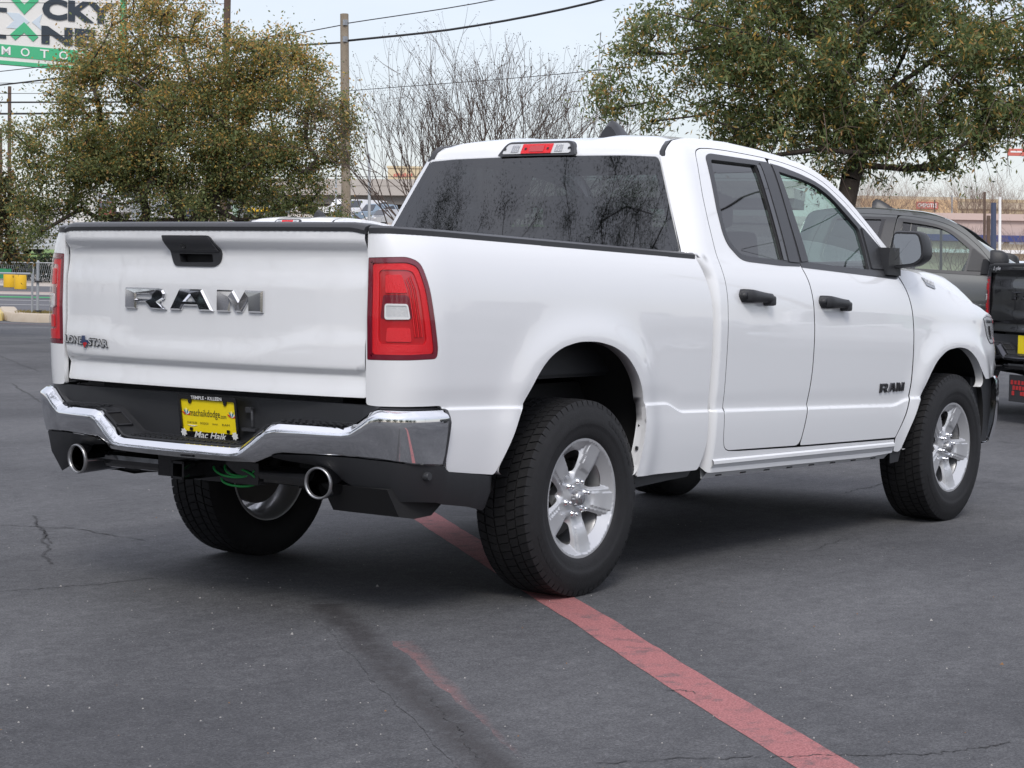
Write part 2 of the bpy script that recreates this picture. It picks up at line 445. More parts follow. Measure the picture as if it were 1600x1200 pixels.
TOPGAP_F = [(1.930,1.899),(2.081,1.886),(2.251,1.860),(2.358,1.832),(2.456,1.793),(2.594,1.708),(2.721,1.597),(2.815,1.490)]
REARGAP = [(1.222,1.866),(1.185,1.79),(1.139,1.68),(1.105,1.55),(1.087,1.44),(1.083,1.37),(1.086,1.28),(1.084,1.10),(1.081,.95),(1.083,.70),(1.090,.59),(1.105,.545),(1.142,.528)]
FSEAM = [(2.845,1.438),(2.885,1.365),(2.945,1.27),(2.980,1.16),(2.995,1.02),(2.995,.88),(2.972,.70),(2.928,.596),(2.849,.494)]
SIL = [(cab_ub(1.856)-.150,1.856),(cab_ub(1.88)-.145,1.880),(cab_ub(1.905)-.120,1.905),(cab_ub(1.928)-.070,1.930),(1.233,1.950),(1.36,1.959),(1.674,1.961),(1.951,1.943),(2.168,1.918),(2.303,1.890),(2.398,1.862),(2.488,1.822),(2.577,1.768),(2.661,1.702),(2.738,1.630),(2.825,1.545),(2.905,1.468)]

def truck():
    root = empty('pickup_truck', (0, 0, 0), 'large white pickup in the foreground with chrome letters on its tailgate', 'pickup truck')
    RT = {}
    # ---------------- bed
    bedtop = lambda u: 1.462-.0293*(max(u,-1.16)+1.245)
    ol = [(-1.297,bedtop(-1.26),.01),(-1.2975,.90,0),(-1.296,.826,.01),(-1.265,.822),(-.935,.822,.015),(-.925,.785),(-.905,.592),(-.898,.574,.01),(-.74,.556,0),(-.612,.543,.015)]
    ol = rounded(ol+[(a, b, .05) for a, b in ARCH_R[1:-1]]+[(.380,.470,.02),(.386,.466,0),(.905,.458,.02),(.95,.55,.05),(.952,1.20,.05),(.892,bedtop(.89),.01)], .02)
    tail = rounded(TAIL, .03)
    cl = []
    for d in (-.018, -.009, -.0045, .0, .003, .010, .03, .06): cl.append([(x, crease_z(x)+d) for x in np.arange(-1.29, 1.0, .012)])
    for mirror in (False, True):
        panel('bed_side', ol, bedside, PAINT, root, (0, -1, 0), res=.026, holes=[tail], lines=cl, mirror=mirror, hole_flange=.03, flange=.022)
        # returned lip of the wheel arch
        b = MB(); s = -1 if not mirror else 1
        arch = rounded([(a, q, .05) for a, q in ARCH_R], .05)
        P = [[(x, s*(halfwidth(x, z)-.001), z) for x, z in arch], [(x, s*(halfwidth(x, z)-.05), z+.0) for x, z in arch], [(x, s*(halfwidth(x, z)-.05), z+.02) for x, z in arch]]
        b.grid(P); b.obj('wheel_arch_lip', PAINT, root, smooth=True)
        b = MB(); P = []
        for k in range(25):
            w = -.25+k/24*(pi+.5); P.append([(-.04+.56*cos(w)*1.0, s*y, .60+.50*sin(w)) for y in (.965, .55)])
        b.grid(P); b.obj('wheel_liner', DARK, root, smooth=True)
        # rail cap along the top of the bed side
        P = []
        for u in list(np.arange(-1.29, .895, .025)):
            zt = bedtop(u); p = Vector(bedside(u, zt-.004)); q = Vector(bedside(u+.01, zt-.004))-Vector(bedside(u-.01, zt-.004))
            nn = Vector((q.y, -q.x, 0)).normalized(); nn = nn if nn.y < 0 else -nn
            def cp(o, z): v = p+nn*o; return (v.x, -s*v.y if not mirror else -v.y, z) if False else (v.x, v.y*(-s), z)
            P.append([cp(.003, zt-.010), cp(.003, zt+.010), cp(-.010, zt+.018), cp(-.085, zt+.018), cp(-.09, zt-.06)])
        b = MB(); b.grid(P); b.f.append(tuple(range(5))); b.f.append(tuple(range(len(b.v)-5, len(b.v)))); b.mi += [0, 0]
        b.obj('bed_rail_cap', TRIM, root, angle=40, fix=True)
        # ------------ tail lamp
        tl = inset(tail, .0015)
        h = panel('taillight', tl, bedside, REDD, root, (0, -1, 0), res=.02, off=-.0005, mirror=mirror, flange=.03,
                  holes=[inset(tail, .020)])
        panel('lamp_bowl', inset(tail, .018), bedside, REDR, h, (0, -1, 0), res=.015, off=-.010, mirror=mirror, flange=-.009)
        def strip(name, P, m, off, hh, res=.012, holes=(), fl=.012): panel(name, P, bedside, m, hh, (0, -1, 0), res=res, off=off, mirror=mirror, flange=fl, holes=holes)
        hh = h
        # light-guide band all round the bowl
        o1 = rounded([(-1.276,1.340,.02),(-1.101,1.345),(-1.055,1.332,.05),(-1.026,1.25,.1),(-1.004,1.138,.1),(-0.986,1.04),(-0.989,1.015,.02),(-1.101,1.011),(-1.276,1.010,.02)], .03)
        o2 = rounded([(-1.246,1.318,.02),(-1.107,1.320),(-1.075,1.312,.04),(-1.051,1.25,.1),(-1.031,1.14,.1),(-1.018,1.062,.01),(-1.034,1.045,.01),(-1.229,1.043,.01),(-1.247,1.06,.01)], .03)
        strip('light_guide', o1, REDB, -.005, h, holes=[o2])
        for k in range(5):     # vertical ribs on the outer side
            d = .006+k*.0085
            pts = [(-1.082-d*.9, 1.300-d*.4), (-1.062-d, 1.25), (-1.042-d, 1.14), (-1.031-d, 1.075)]
            poly = pts+[(a-.004, q) for a, q in pts[::-1]]
            strip('light_rib', poly, REDR if k % 2 else REDB, -.006, h, .02, fl=.006)
        strip('tail_reflector', rounded([(-1.216,1.300),(-1.135,1.302),(-1.112,1.235),(-1.218,1.235)], .008), REDB, -.0055, h)
        strip('tail_reflector', rounded([(-1.209,1.108),(-1.098,1.108),(-1.091,1.058),(-1.214,1.058)], .008), REDB, -.0055, h)
        strip('lamp_shelf', rounded([(-1.229,1.228),(-1.112,1.228),(-1.096,1.212),(-1.087,1.14),(-1.240,1.14)], .012), REDD, -.008, h)
        wl = rounded([(-1.219,1.196),(-1.111,1.196),(-1.098,1.140),(-1.219,1.138)], .012)
        strip('reverse_lamp_rim', wl, WHITEP, -.0025, h, holes=[inset(wl, .007)])
        strip('reverse_lamp', inset(wl, .006), LAMPW, -.005, h, fl=0)
        strip('lamp_shelf', rounded([(-1.247,1.048),(-1.026,1.048),(-1.015,1.022),(-1.235,1.020)], .006), REDB, -.004, h)
        panel('lens', inset(tail, .003), bedside, G_CLEAR, h, (0, -1, 0), res=.02, off=.0015, mirror=mirror, flange=0)
    b = MB()
    b.box((-.12, 0, .90), (2.0, 1.62, .03)); b.box((.86, 0, 1.16), (.03, 1.66, .50)); b.box((-.12, .82, 1.16), (2.0, .03, .52)); b.box((-.12, -.82, 1.16), (2.0, .03, .52))
    b.obj('bed_liner', PLASTIC, root)
    # ---------------- tailgate
    def tg(a, z): return (tailgate_x(a, z), a, z)
    hz = [[(y, z) for y in np.arange(-.8, .81, .03)] for z in (.848, .862, .922, .932, .944, .957, 1.378, 1.39, 1.41, 1.43, 1.455, 1.465)]
    hz += [] and [[(s*y, z) for y, z in ((.30, 1.005), (.34, 1.012), (.40, 1.03), (.47, 1.052), (.52, 1.06), (.79, 1.06))] for s in (1, -1)]
    tgo = rounded([(-.808,.848,.012),(.808,.848,.012),(.812,1.30,0),(.800,1.474,.03),(-.812,1.474,.015)], .01)
    hb = rounded([(.155,1.437,.006),(-.105,1.437,.03),(-.128,1.40,.05),(-.142,1.372,.05),(-.135,1.335,.05),(-.105,1.318,.04),(.112,1.318,.03),(.128,1.352,.06)], .03)
    ee = lambda y: 1.055-.055*(1-sst(.26, .62, abs(y)))
    hz += [[(y, ee(y)+d_) for y in np.arange(-.79, .80, .02)] for d_ in (-.022, -.008, .006, .022, .04)]
    gate = panel('tailgate', tgo, tg, PAINT, root, (-1, 0, 0), res=.03, lines=hz, flange=.03, holes=[inset(hb, .004)], edge=GAP)
    P = []
    for y in np.linspace(-.812, .803, 56):
        x = tailgate_x(y, 1.475); e_ = .010*sst(.76, .812, abs(y)); xl = tailgate_x(y, 1.456); P.append([(xl-.003, y, 1.456-e_), (xl-.005, y, 1.470-e_), (x-.010, y, 1.482-e_), (x+.012, y, 1.490-e_), (x+.10, y, 1.488-e_), (x+.11, y, 1.45)])
    b = MB(); b.grid(P); b.f.append(tuple(range(6))); b.f.append(tuple(range(len(b.v)-6, len(b.v)))); b.mi += [0, 0]; b.obj('tailgate_cap', TRIM, gate, angle=40, fix=True)
    rec = rounded([(.088,1.366),(-.092,1.366),(-.098,1.335),(.078,1.333)], .008)
    hnd = panel('tailgate_handle', hb, tg, PLASTIC, gate, (-1, 0, 0), res=.014, off=.007, flange=.02, holes=[rec], hole_flange=.035)
    up = rounded([(.146,1.432),(-.102,1.432),(-.124,1.400),(-.130,1.375),(.118,1.375)], .01)
    panel('handle_flap', up, tg, TRIM, hnd, (-1, 0, 0), res=.015, off=.012, flange=.008)
    b = MB(); x = tailgate_x(0, 1.35); b.box((x+.034, 0, 1.35), (.004, .22, .06)); b.obj('handle_recess', DARK, hnd)
    b = MB(); b.lathe([(.0, -.004), (.013, -.004), (.016, 0), (.016, .01)], 20, 'X', (tailgate_x(.04, 1.40)-.013, .043, 1.402)); b.obj('camera_lens', GLOSSBLK, hnd, angle=40, fix=True)
    def emblem(name, O, holes, fn, m, par, out, depth=.012, bev=.005, res=.02):
        """raised bevelled badge: bevelled rim and a flat face"""
        def ring(P, Q):
            bb = MB(); n = len(P)
            A = [fn(a, c, 0) for a, c in P]; B = [fn(a, c, depth) for a, c in Q]; Z = [fn(a, c, depth*.45) for a, c in P]
            bb.add(A+Z+B, [(i, (i+1) % n, n+(i+1) % n, n+i) for i in range(n)]+[(n+i, n+(i+1) % n, 2*n+(i+1) % n, 2*n+i) for i in range(n)]); return bb
        O2 = inset(O, bev); H2 = [inset(h, -bev*.8) for h in holes]
        bb = ring(O, O2)
        for h, h2 in zip(holes, H2): q = ring(h, h2); bb.add(q.v, q.f)
        pts = [Vector(p) for p in O2]; ed = [(i, (i+1) % len(O2)) for i in range(len(O2))]
        for h in H2: n0 = len(pts); pts += [Vector(p) for p in h]; ed += [(n0+i, n0+(i+1) % len(h)) for i in range(len(h))]
        V2, _, F2, _, _, _ = delaunay_2d_cdt(pts, ed, [], 0, 1e-7)
        A = np.array([(v.x, v.y) for v in V2]); F = np.array(F2); c = A[F].mean(1); k = inside(c, O2)
        for h in H2: k &= ~inside(c, h)
        bb.add([fn(a, c2, depth) for a, c2 in A], [tuple(int(i) for i in f) for f in F[k]])
        return bb.obj(name, m, par, fix=True)
    LET = {'R': ([(0,0),(.80,0),(.92,.06),(.97,.25),(.95,.50),(.83,.66),(1.0,1.0),(.66,1.0),(.52,.70),(.28,.70),(.28,1.0),(0,1.0)], [[(.27,.30),(.60,.30),(.67,.36),(.66,.47),(.58,.52),(.27,.52)]]),
           'A': ([(.23,0),(.75,0),(1,1),(.70,1),(.655,.78),(.315,.78),(.26,1),(0,1)], [[(.49,.27),(.59,.55),(.37,.55)]]),
           'M': ([(0,0),(.37,0),(.50,.46),(.62,0),(1,0),(1,1),(.70,1),(.70,.45),(.56,1),(.43,1),(.29,.45),(.29,1),(0,1)], [])}
    def word(a0, spans, z1, z0, fn, par, nm, depth, bev, m=None):
        for (ch, s0, s1) in spans:
            O, Hs = LET[ch]; mp_ = lambda P: [(s0+(s1-s0)*p[0], z1+(z0-z1)*p[1]) for p in P]
            emblem(nm, mp_(O), [mp_(h) for h in Hs], fn, m or CHROME, par, None, depth, bev)
    def tgf(a, z, h): return (tailgate_x(-a, z)-h-.001, -a, z)
    word(0, (('R', -.384, -.144), ('A', -.124, .112), ('M', .131, .362)), 1.231, 1.148, tgf, gate, 'letter', .014, .006)
    # LONE STAR badge: letters on a thin chrome bar with a state outline between the words
    badge = None
    for s, a0, a1 in (('LONE', -.808, -.672), ('STAR', -.628, -.492)):
        b = MB(); am = (a0+a1)/2; bl = lambda v: 1.007-.035*(am+v.x+.65)
        V, F = text_fit(s, a1-a0+.006, .034, offset=.075); b.cur = 1; b.add([tgf(am+v.x, bl(v)+v.y, .004) for v in V], F)
        V, F = text_fit(s, a1-a0, .027, offset=.02); b.cur = 0; b.add([tgf(am+v.x, bl(v)+v.y, .007) for v in V], F)
        badge = b.obj('badge_lettering', [mat('badge_bright', (.72, .73, .75), .25, .6), DARKM], gate)
    st = [(-.672,1.030),(-.655,1.030),(-.655,1.016),(-.632,1.012),(-.628,1.000),(-.640,.992),(-.648,.980),(-.656,.988),(-.664,.994),(-.674,1.002),(-.686,1.004),(-.672,1.010)]
    b = MB(); b.prism(st[::-1], .004, .010, tgf); b.obj('state_emblem', [mat('emblem_blue', (.02, .04, .12), .3, coat=1)], gate, fix=True)
    b = MB(); b.prism([(-.660,1.000),(-.640,1.004),(-.630,.998),(-.648,.981)], .010, .0125, tgf); b.obj('state_stripe', REDR, gate, fix=True)
    # ---------------- rear bumper
    def bump_xy(s):
        """s = signed lateral position along the bumper (arc at the corners)"""
        a = abs(s); sg = 1 if s >= 0 else -1
        if a <= .80: x = -1.352+.125*(a/.80)**2.4; y = a
        else:
            t = min(1.0, (a-.80)/.42); x0, y0 = -1.227, .80
            c = [(x0, y0), (x0+.024, .955), (-1.155, 1.042), (-.946, 1.034)]
            q = [((1-t)**3)*c[0][k]+3*t*(1-t)**2*c[1][k]+3*t*t*(1-t)*c[2][k]+t**3*c[3][k] for k in (0, 1)]
            x, y = q
        return x, sg*y
    def bnorm(s):
        p, q = bump_xy(s-.004), bump_xy(s+.004); d = Vector((q[0]-p[0], q[1]-p[1])).normalized(); n = Vector((-d.y, d.x))
        ref = Vector((-1, 0)) if abs(s) < .9 else Vector((-.25, 1 if s > 0 else -1))
        return n if n.dot(ref) > 0 else -n
    # top and bottom outlines of the chrome face, mirrored
    TT = [(0,.643),(.30,.643),(.338,.650),(.462,.737),(.50,.744),(.765,.741),(.79,.748),(.868,.803),(.90,.811),(1.22,.808)]
    BB = [(0,.588),(.30,.590),(.395,.592),(.485,.628),(.52,.634),(.74,.634),(.79,.632),(.868,.630),(.90,.629),(1.22,.600)]
    def interp(K, a):
        for i in range(len(K)-1):
            if a <= K[i+1][0]: return lerp(K[i][1], K[i+1][1], (a-K[i][0])/(K[i+1][0]-K[i][0]))
        return K[-1][1]
    S = sorted(set([round(float(v), 4) for v in np.concatenate([np.arange(0, 1.2201, .02), [k[0] for k in TT], [k[0] for k in BB]])]))
    S = [-v for v in S[::-1] if v > 0]+S
    P = []
    for s in S:
        a = abs(s); t = interp(TT, a); bo = interp(BB, a); n = bnorm(s); x, y = bump_xy(s)
        sl = (interp(TT, a+.012)-interp(TT, max(0, a-.012)))/.024; k = sqrt(1+sl*sl)*.9
        def pt(o, z): return (x+n.x*o, y+n.y*o, z)
        hgt = t-bo
        P.append([pt(-.050, t-.008), pt(-.038, t), pt(-.026, t-.002), pt(-.006, t-.020*k), pt(-.001, t-.026*k), pt(.001, t-.034*k), pt(-.002, t-.034*k-.25*(hgt-.04)), pt(-.008, t-.034*k-.5*(hgt-.04)),
                  pt(-.017, bo+.20*hgt), pt(-.026, bo+.006), pt(-.034, bo), pt(-.06, bo+.004)])
    b = MB(); b.grid(P); bump = b.obj('rear_bumper', CHROME, root, angle=28, fix=False)
    # dark plastic steps on top of the chrome
    P = []
    for s in S:
        a = abs(s); t = interp(TT, a); n = bnorm(s); x, y = bump_xy(s)
        if a < .9: xi, yi = -1.165+.0*a, y
        else:
            ph = 1-min(1, (a-.9)/.32); qx, qy = bed_corner(max(0, min(1, ph*.75)), .985); xi, yi = qx+.01, (1 if s > 0 else -1)*(-qy-.012)
        topz = max(t+.004, .822)
        P.append([(x+n.x*-.048, y+n.y*-.048, t-.012), (x+n.x*-.044, y+n.y*-.044, t+.002), (x+n.x*-.05, y+n.y*-.05, t+.006), (lerp(x, xi, .9), lerp(y, yi, .9), t+.006), (xi, yi, t+.014), (xi+.006, yi, topz), (xi+.05, yi*.98, topz)])
    b = MB(); b.grid(P); step = b.obj('step_pad', PLASTIC, bump, angle=30)
    # raised tread ribs on the flats of the step pad
    b = MB()
    for sg in (-1, 1):
        for (a0, a1) in ((.50, .76),):
            k = a0
            while k < a1:
                x, y = bump_xy(sg*k); t = interp(TT, k)+.007
                for j, fx in enumerate((.35, .5, .65, .8)):
                    xx = lerp(x, -1.165, fx); b.box((xx, y+sg*.012*(j % 2), t+.003), (.010, .022, .006))
                k += .030
    k = -.29
    while k < .29:
        x, y = bump_xy(k)
        for j, fx in enumerate((.35, .5, .65, .8)): b.box((lerp(x, -1.165, fx), y+.012*(j % 2), .653), (.010, .022, .006))
        k += .030
    b.obj('step_tread', PLASTIC, bump, kind='stuff')
    # tie-down pockets in the sloping ends of the middle step
    for sg in (-1, 1):
        b = MB()
        nrm = Vector((0, -sg*.57, .82)); c = Vector((-1.245, sg*.405, .705)); ax = Vector((1, 0, 0)); ay = nrm.cross(ax)
        R = Matrix((ax, ay, nrm)).transposed()
        for q, d in (((-.04, 0, .004), (.008, .085, .008)), ((.04, 0, .004), (.008, .085, .008)), ((0, .04, .004), (.088, .008, .008)), ((0, -.04, .004), (.088, .008, .008))): b.box(c+R @ Vector(q), d, R=R)
        b.cur = 1; b.box(c+R @ Vector((0, 0, .001)), (.074, .074, .004), R=R); b.obj('tie_down_pocket', [TRIM, DARK], bump)
    # side cap seal between bumper and body, lower valance
    for sg in (-1, 1):
        b = MB(); P = []
        x, y = bump_xy(sg*1.22)
        for z in np.linspace(.602, .806, 10):
            q = max(0, min(1, (.774-z)/.17)); o = -.028*q**1.3-(.02*((z-.77)/.036) if z > .77 else 0)
            P.append([(x-.003, y+sg*o, z), (x-.001, y+sg*(o+.003), z), (x+.014, y+sg*(o+.002), z), (x+.022, sg*1.000, z)])
        P.append([(x-.003, y-sg*.05, .812), (x-.001, y-sg*.05, .814), (x+.014, y-sg*.05, .814), (x+.022, sg*.985, .814)])
        b.grid(P); b.obj('bumper_seal', TRIM, bump, smooth=True)
        b = MB()
        lo = [(1.03,.470),(.95,.455),(.80,.500),(.70,.560),(.62,.59),(.50,.60),(.47,.605)]
        A = []; B = []; C = []
        for a, zl in lo[::-1]:
            x, y = bump_xy(sg*a); n = bnorm(sg*a); A.append((x-n.x*.03, y-n.y*.03, interp(BB, a)-.002)); B.append((x-n.x*.045, y-n.y*.045, (zl+interp(BB, a))/2)); C.append((x-n.x*.09, y-n.y*.09, zl))
        for (xx, yy, zt, zb) in ((-.95, 1.012, .600, .462), (-.90, 1.002, .573, .450), (-.74, .997, .554, .428), (-.64, .990, .541, .405), (-.59, .965, .538, .41)):
            A.append((xx, sg*yy, zt)); B.append((xx, sg*(yy-.004), (zt+zb)/2)); C.append((xx, sg*(yy-.03), zb))
        b.grid([A, B, C]); b.add([A[-1], B[-1], C[-1], (-.57, sg*.80, .42), (-.57, sg*.80, .62)], [(0, 1, 2, 3, 4)])
        b.obj('lower_valance', PLASTIC, root, smooth=True)
        b = MB(); b.lathe([(0, -.006), (.014, -.006), (.017, 0), (.018, .02)], 16, 'Y' , (-1.02, sg*1.0, .565)); b.obj('parking_sensor', TRIM, bump, angle=40, fix=True)
    # licence plate in the bumper
    def pl(a, h, d): return (-1.192-.010*(h/.07)-d, -.049-a, .737+h)
    W, H = .150, .070
    b = MB(); b.prism(rounded([(-W,-H),(W,-H),(W,H),(-W,H)], .01), 0, .003, pl); plate = b.obj('licence_plate', YEL, root, fix=True, label='yellow dealer plate in a black frame')
    b = MB(); fo = rounded([(-W-.008,-H-.012),(W+.008,-H-.012),(W+.008,H+.014),(-W-.008,H+.014)], .012); fi = rounded([(-W+.004,-H+.010),(W-.004,-H+.010),(W-.004,H-.004),(-W+.004,H-.004)], .008)
    n = len(fo); b.add([pl(a, q, .003) for a, q in fo]+[pl(a, q, .010) for a, q in fo]+[pl(a, q, .010) for a, q in fi]+[pl(a, q, .003) for a, q in fi], [(r*n+i, r*n+(i+1) % n, (r+1)*n+(i+1) % n, (r+1)*n+i) for r in range(3) for i in range(n)])
    for sx in (-1, 1): b.prism([(sx*.095-.008, H-.003), (sx*.095-.008, H-.016), (sx*.095, H-.022), (sx*.095+.008, H-.016), (sx*.095+.008, H-.003)], .003, .009, pl); b.prism(rounded([(sx*.10-.007,-H+.012),(sx*.10+.007,-H+.012),(sx*.10+.007,-H+.026),(sx*.10-.007,-H+.026)], .007), .003, .009, pl)
    b.obj('plate_frame', GLOSSBLK, plate, fix=True)
    def ptxt(name, s, a, h, w, hh, m, d=.0045, **kw):
        V, F = text_fit(s, w, hh, **kw); b2 = MB(); b2.add([pl(a+v.x, h+v.y, d) for v in V], F); return b2.obj(name, m, plate, fix=False)
    ptxt('plate_lettering', 'machaikdodge', -.022, .010, .165, .036, INK, shear=.12); ptxt('plate_lettering', '.com', .078, .004, .032, .011, INK)
    ptxt('frame_lettering', 'TEMPLE \u2022 KILLEEN', 0, H+.004, .165, .013, WHITEP, d=.0108, offset=.02); ptxt('frame_lettering', 'Mac Haik', .005, -H-.001, .175, .027, WHITEP, d=.0112, shear=.35, offset=.015)
    for s, a, w in (('CHRYSLER', -.095, .055), ('DODGE', -.028, .045), ('Jeep', .030, .030), ('RAM', .088, .040)): ptxt('plate_lettering', s, a, -.026, w, .008, INK)
    b = MB()
    b.prism([(-.125,-.036),(-.065,-.036),(-.09,-.041)], .003, .0045, pl); b.obj('plate_wing', WHITEP, plate, fix=True)
    FLC = [mat('feather_red', (.65, .05, .02), .5), mat('feather_teal', (.03, .22, .28), .5), WHITEP]
    for sx in (-1, 1):
        b = MB()
        for k, (ang, cc) in enumerate(((10, 0), (35, 2), (62, 1), (90, 2), (118, 1), (150, 0))):
            w = radians(ang); c = (sx*.122, .004); d = Vector((cos(w), sin(w))); p = Vector((-d.y, d.x)); b.cur = cc
            q = [Vector(c), Vector(c)+d*.012+p*.004, Vector(c)+d*.026, Vector(c)+d*.012-p*.004]; b.prism([(v.x, v.y) for v in q], .003, .0042+.0002*k, pl)
        b.obj('plate_feathers', FLC, plate, fix=True)
        b = MB(); b.prism([(sx*(W-.012)+.017*cos(2*pi*k/14)*(1 if k % 2 else .7), -H+.004+.017*sin(2*pi*k/14)*(1 if k % 2 else .7)) for k in range(14)], .010, .0115, pl); b.obj('frame_rosette', WHITEP, plate, fix=True)
    # socket and cable beside the plate
    b = MB(); b.box((-1.176, -.245, .775), (.02, .03, .022), bev=.003); b.tube([(-1.18,-.258,.772),(-1.19,-.272,.765),(-1.192,-.276,.74),(-1.19,-.276,.715)], .006); b.box((-1.178, -.25, .70), (.02, .07, .012)); b.obj('trailer_socket', TRIM, bump)
    # ---------------- hitch, exhaust, wire
    b = MB(); y0 = .045
    for dy, dz, sy, sz in ((-.030,0,.010,.07),(.030,0,.010,.07),(0,.030,.07,.010),(0,-.030,.07,.010)): b.box((-1.20, y0+dy, .530+dz), (.14, sy, sz))
    b.tube([(-1.12, -.55, .53), (-1.12, .60, .53)], .035, 12); b.box((-1.13, 0, .53), (.05, .55, .09), bev=.005); b.box((-1.14, -.11, .555), (.012, .016, .05)); b.obj('tow_hitch', GLOSSBLK, root)
    for sg in (-1, 1):
        c = Vector((-1.242, sg*.655, .530)); d = Vector((.93, sg*(-.10), .05)).normalized()
        b = MB(); R = d.to_track_quat('Z', 'Y').to_matrix()
        prof = [(.050, .16), (.050, .02), (.0525, .004), (.0565, -.003), (.0600, .003), (.0610, .02), (.0600, .20), (.048, .27), (.044, .30)]
        bb = MB(); bb.lathe(prof, 40, 'Z'); b.add([c+R @ Vector((v[0], v[1], v[2]+.35*v[1 if False else 0]*0)) for v in bb.v], bb.f)
        tip = b.obj('exhaust_tip', mat('exhaust_chrome', (.30, .30, .31), .10, 1.), root, smooth=True, fix=False)
        b = MB(); bb = MB(); bb.lathe([(.0500, .03), (.0515, .006), (.0560, -.004), (.0605, .002), (.0612, .010)], 40, 'Z'); b.add([c+R @ Vector(v) for v in bb.v], bb.f); b.obj('tip_rim', STEEL, tip, smooth=True)
        b = MB(); bb = MB(); bb.lathe([(0, .15), (.0498, .15)], 30, 'Z'); b.add([c+R @ Vector(v) for v in bb.v], bb.f); b.obj('tip_bore', mat('exhaust_soot', (.03, .026, .022), .9), tip)
        b = MB(); b.tube([c+d*.28, (-.80, sg*.60, .57), (-.55, sg*.50, .60), (-.2, sg*.45, .62), (.3, sg*.40, .60)], .032, 10); b.obj('exhaust_pipe', DARKM, root, smooth=True)
        b = MB(); b.box((-1.03, sg*.70, .53), (.04, .05, .07), bev=.006); b.tube([(-1.06, sg*.70, .50), (-1.06, sg*.72, .545), (-1.0, sg*.73, .57)], .008); b.obj('exhaust_hanger', STEEL, root)
    b = MB()
    for (cy, cz, ry, rz_, w0, w1, dx) in ((-.166, .508, .092, .034, 0, 6.3, .02), (-.155, .560, .105, .050, 3.5, 6.0, 0), (-.185, .555, .085, .040, 3.3, 6.2, .012)):
        b.tube([(-1.165+dx+.015*sin(2*w), cy+ry*cos(w), cz+rz_*sin(w)) for w in np.linspace(w0, w1, 26)], .0048, 6)
    b.obj('loose_wire', GREENW, root, smooth=True, label='loop of green wire hanging below the bumper')
    RT['root'] = root; RT['emblem'] = emblem; RT['LET'] = LET; RT['word'] = word
    return root, emblem, word
def wheel_meshes():
    """tyre, rim, cap and nut meshes, centred on the hub; -y is the outer face"""
    out = {}
    b = MB()
    prof = [(.238,-.112),(.250,-.124),(.262,-.131),(.285,-.1345),(.300,-.1375),(.304,-.1395),(.310,-.1398),(.325,-.1400),(.329,-.1388),(.345,-.1370),(.362,-.1320),(.378,-.1255),(.390,-.117),(.3955,-.105),
            (.3955,.105),(.390,.117),(.378,.1255),(.362,.132),(.325,.140),(.285,.1345),(.250,.124),(.238,.112)]
    b.lathe(prof, 96, 'Y')
    ribs = [(-.117,-.079,.0),(-.071,-.034,.5),(-.025,.025,.25),(.034,.071,.7),(.079,.117,.35)]
    NP = 66; dth = 2*pi/NP
    for (y0, y1, ph) in ribs:
        for k in range(NP):
            t0 = (k+ph)*dth; t1 = t0+dth*.86; sh = dth*.30*(1 if y0 < 0 else -1)
            edge = abs(y0+y1)/2 > .09
            rt = .4035; V = []
            for (y, t, zz) in ((y0, t0, 0), (y1, t0+sh, 0), (y1, t1+sh, 0), (y0, t1, 0)):
                yy = y; r = rt
                if edge and abs(y) > .1: r = rt-.0035
                V.append((r*cos(t), yy, r*sin(t)))
            for (y, t) in ((y0, t0), (y1, t0+sh), (y1, t1+sh), (y0, t1)):
                V.append((.394*cos(t), y, .394*sin(t)))
            f = [(0,1,2,3),(0,4,5,1),(1,5,6,2),(2,6,7,3),(3,7,4,0)]
            b.add(V, f)
            if edge:   # shoulder lug running down the sidewall
                s = -1 if y0 < 0 else 1; L = .020 if k % 2 else .032
                yo = y0 if s < 0 else y1
                Q = []
                for t in (t0+(sh if s > 0 else 0), t1+(sh if s > 0 else 0)):
                    Q += [(.400*cos(t), yo, .400*sin(t)), (.391*cos(t), yo+s*.005, .391*sin(t)), ((.398-L)*cos(t), yo+s*(.004+.28*L), (.398-L)*sin(t))]
                b.add(Q, [(0, 1, 4, 3), (1, 2, 5, 4)])
    # raised sidewall lettering blocks (outer side)
    for a0, n in ((.35, 9), (3.5, 9)):
        for k in range(n):
            t = a0+k*.085; tt = t+.055
            b.add([(.352*cos(t), -.1372, .352*sin(t)), (.352*cos(tt), -.1372, .352*sin(tt)), (.333*cos(tt), -.1402, .333*sin(tt)), (.333*cos(t), -.1402, .333*sin(t))], [(0, 1, 2, 3)])
    bm = bmesh.new(); me = mesh(b.v, b.f); bm.from_mesh(me); bmesh.ops.recalc_face_normals(bm, faces=bm.faces[:]); bm.to_mesh(me); bm.free()
    me.polygons.foreach_set('use_smooth', [True]*len(me.polygons)); me.set_sharp_from_angle(angle=radians(32)); me.materials.append(RUBBER); out['tyre'] = me
    # rim
    SP = [radians(-8+72*k) for k in range(5)]
    dp = Curve([(0,.030),(.05,.034),(.085,.038),(.115,.033),(.15,.025),(.20,.018),(.235,.011)])
    hw_ = lambda r: .038+.12*max(0, r-.10)
    def depth(a, q):
        r = max(1e-6, sqrt(a*a+q*q)); th = math.atan2(q, a)
        if r > .234: return .0+(r-.234)*-.02
        d = min(abs((th-s+pi) % (2*pi)-pi) for s in SP); x = r*abs(sin(d)) if d < 1 else r
        spoke = dp(r)
        if r > .075: spoke += max(0, x-hw_(r))*1.3*sst(.075, .11, r)
        pw = .025+.10*max(0, r-.12); ridge = .0075*(1-sst(pw, pw+.006, x))*sst(.112, .126, r)-.004*(1-sst(.112, .126, r))*0
        ledge = (.2345-r)*.95 if r > .18 else 9
        return max(0, min(spoke-ridge, ledge, .062))
    holes = []
